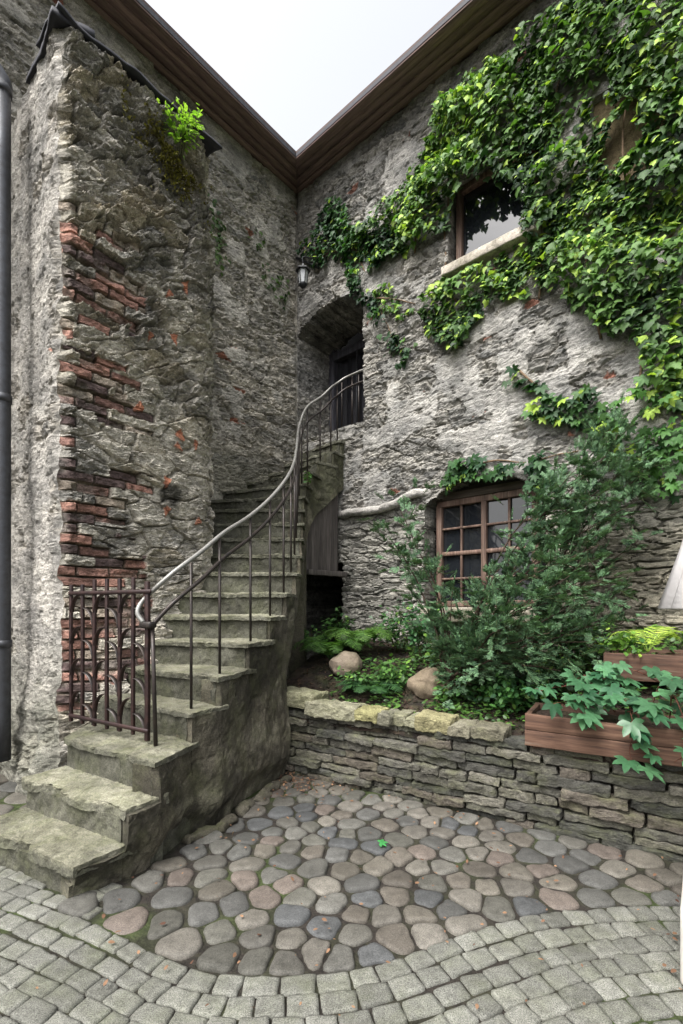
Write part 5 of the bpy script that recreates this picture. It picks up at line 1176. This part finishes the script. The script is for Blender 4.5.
# ------------------------------------------------------------------ uncountable cover: ground leaves, mulch, litter, moss
def cover():
    rg = np.random.default_rng(99); mb = MB(); n = 13000; u = rg.uniform(-.1, 4.6, n); d = rg.uniform(.22, 2.4, n)
    x = WA[0] + WD[0] * u - WN[0] * d; y = WA[1] + WD[1] * u - WN[1] * d
    keep = (fbm(x * 2.2, y * 2.2, seed=98, o=3) > .0 - .4 * sst(1.0, 2.0, u)) & ~((u > 2.1) & (d < .5)); x, y = x[keep], y[keep]; n = len(x); z = soil_z(x, y) + rg.uniform(.015, .09, n)
    scatter(mb, T_OVAL, np.stack([x, y, z], 1), rg.normal(0, 1, (n, 3)) * np.array([1, 1, .2]), np.array([0, -.2, 1.]) + rg.normal(0, .35, (n, 3)), rg.uniform(.03, .06, n), leafcol(rg, n, (38, 68, 34), (84, 118, 52)))
    tag(mb.build('ground_cover', M['creeper']), 'small green ground cover leaves between the garden plants', 'ground cover', kind='stuff')
    mb = MB(); n = 5000; u = rg.uniform(-.2, 4.6, n); d = rg.uniform(.2, 2.2, n); x = WA[0] + WD[0] * u - WN[0] * d; y = WA[1] + WD[1] * u - WN[1] * d; z = soil_z(x, y) + .016
    c = lerp3(lin((44, 35, 30)), lin((88, 70, 58)), rg.random(n))
    scatter(mb, T_NEED, np.stack([x, y, z], 1), rg.normal(0, 1, (n, 3)) * np.array([1, 1, .25]), np.array([0, 0, 1.]) + rg.normal(0, .35, (n, 3)), rg.uniform(.015, .045, n), c, wide=.5)
    tag(mb.build('bark_mulch', M['litter']), 'brown bark chips on the garden bed', 'mulch', kind='stuff')
    mb = MB(); n = 620; x = np.concatenate([rg.uniform(-1.2, 2.2, 260), rg.normal(-.42, .22, 360)]); y = np.concatenate([rg.uniform(1.7, 4.3, 260), rg.normal(4.02, .16, 360)])
    k = ((np.stack([x, y], 1) - WA) @ WN > .03) & (x > np.interp(y, RK[:, 1], RK[:, 0]) + .03); x, y = x[k], y[k]; n = len(x)
    c = lerp3(lin((78, 54, 44)), lin((138, 108, 84)), rg.random(n))
    scatter(mb, T_OVAL, np.stack([x, y, np.full(n, .022)], 1), rg.normal(0, 1, (n, 3)) * np.array([1, 1, .2]), np.array([0, 0, 1.]) + rg.normal(0, .3, (n, 3)), rg.uniform(.012, .032, n), c)
    tag(mb.build('leaf_litter', M['litter']), 'dry brown leaf crumbs lying on the cobbles and in the corner', 'litter', kind='stuff')
    # moss and black lichen cushions on the top of the buttress
    mb = MB(); n = 2600; t_ = rg.normal(.86, .22, n); z = 5.62 - .42 * (t_ - .55) + rg.normal(0, .10, n); k = (t_ > .42) & (t_ < 1.34) & (fbm(t_ * 7, z * 9, seed=88) > -.05); t_, z = t_[k], z[k]; n = len(t_)
    p = P0 + DL * t_[:, None] + NL * (.09 + .03 * rg.random(n))[:, None]; c = lerp3(lin((58, 50, 34)), lin((112, 108, 52)), rg.random(n))
    scatter(mb, T_OVAL, np.column_stack([p, z]), np.append(NL, .2) + rg.normal(0, .8, (n, 3)), np.array([0, 0, 1.]) + rg.normal(0, .5, (n, 3)), rg.uniform(.012, .035, n), c)
    tag(mb.build('moss', M['litter']), 'olive and yellow moss over the top of the buttress', 'moss', kind='stuff')
cover()
mb = MB(); scatter(mb, T_PALM, np.array([[(380 - CX) * 2.95 / F, 2.95, .03]]), np.array([[1., .2, 0]]), np.array([[.1, -.2, 1.]]), .055, lin((60, 130, 70))); tag(mb.build('fallen_leaf', M['creeper']), 'single fresh green leaf lying on the cobbles', 'leaf')
# loose footing stones along the cheek wall
def footing():
    rg = np.random.default_rng(77)
    for i, k in enumerate((4.3, 5.0, 5.6, 6.15, 6.7, 7.3)):
        p = edge_pt(k, -.075 - .02 * (i % 2)); P, Fc = cgrid(12, 8, 6); hf = np.array([rg.uniform(.08, .14), rg.uniform(.035, .05), rg.uniform(.02, .04)])
        R = round_unit(np.sign(P) * np.abs(P) ** .8, hf, .03); T_ = edge_pt(k + .2) - edge_pt(k - .2); T_ /= np.linalg.norm(T_); nn = np.array([T_[1], -T_[0]])
        W = np.column_stack([p[0] + T_[0] * R[:, 0] + nn[0] * R[:, 1], p[1] + T_[1] * R[:, 0] + nn[1] * R[:, 1], R[:, 2] + .01]); W += vec_noise(W, 8, 70 + i) * .03 + vec_noise(W, 22, 90 + i) * .015
        mb = MB(); mb.add(W, Fc, lin((84, 80, 70)) * rg.uniform(.8, 1.1)); mb.build('footing_stone', M['concrete'], stair)
footing()

# ------------------------------------------------------------------ sky, sun, camera
w = bpy.data.worlds.new('World'); SC.world = w; w.use_nodes = True; nt = w.node_tree
SUN_EL, SUN_AZ = math.radians(58), math.radians(222)       # azimuth clockwise from +Y
sky = nt.nodes.new('ShaderNodeTexSky'); sky.sky_type = 'NISHITA'; sky.sun_disc = False; sky.sun_elevation = SUN_EL; sky.sun_rotation = SUN_AZ; sky.dust_density = 7; sky.air_density = 1.0; sky.ozone_density = 1.0
hs = nt.nodes.new('ShaderNodeHueSaturation'); hs.inputs['Saturation'].default_value = .22
bg = nt.nodes['Background']; bg.inputs['Strength'].default_value = .15
nt.links.new(sky.outputs[0], hs.inputs['Color']); nt.links.new(hs.outputs[0], bg.inputs['Color'])
sd = bpy.data.lights.new('sun', 'SUN'); sd.energy = 1.0; sd.angle = math.radians(25); sd.color = (1, .98, .94); so = bpy.data.objects.new('sun', sd); COL.objects.link(so)
dirv = Vector((math.sin(SUN_AZ) * math.cos(SUN_EL), math.cos(SUN_AZ) * math.cos(SUN_EL), math.sin(SUN_EL))); so.rotation_euler = dirv.to_track_quat('Z', 'Y').to_euler()
cam = bpy.data.cameras.new('camera'); co = bpy.data.objects.new('camera', cam); COL.objects.link(co); co.location = (0, 0, H); co.rotation_euler = (math.pi / 2, 0, 0)
cam.sensor_width = 36; cam.lens = F / 1024 * 36; cam.shift_y = (HZ - 512) / 1024; cam.clip_start = .05; cam.clip_end = 500; SC.camera = co
SC.view_settings.view_transform = 'Standard'; SC.view_settings.look = 'None'; SC.view_settings.gamma = 1; SC.view_settings.use_curve_mapping = False; SC.view_settings.exposure = 1.5
SC.cycles.max_bounces = 6; SC.cycles.use_adaptive_sampling = True
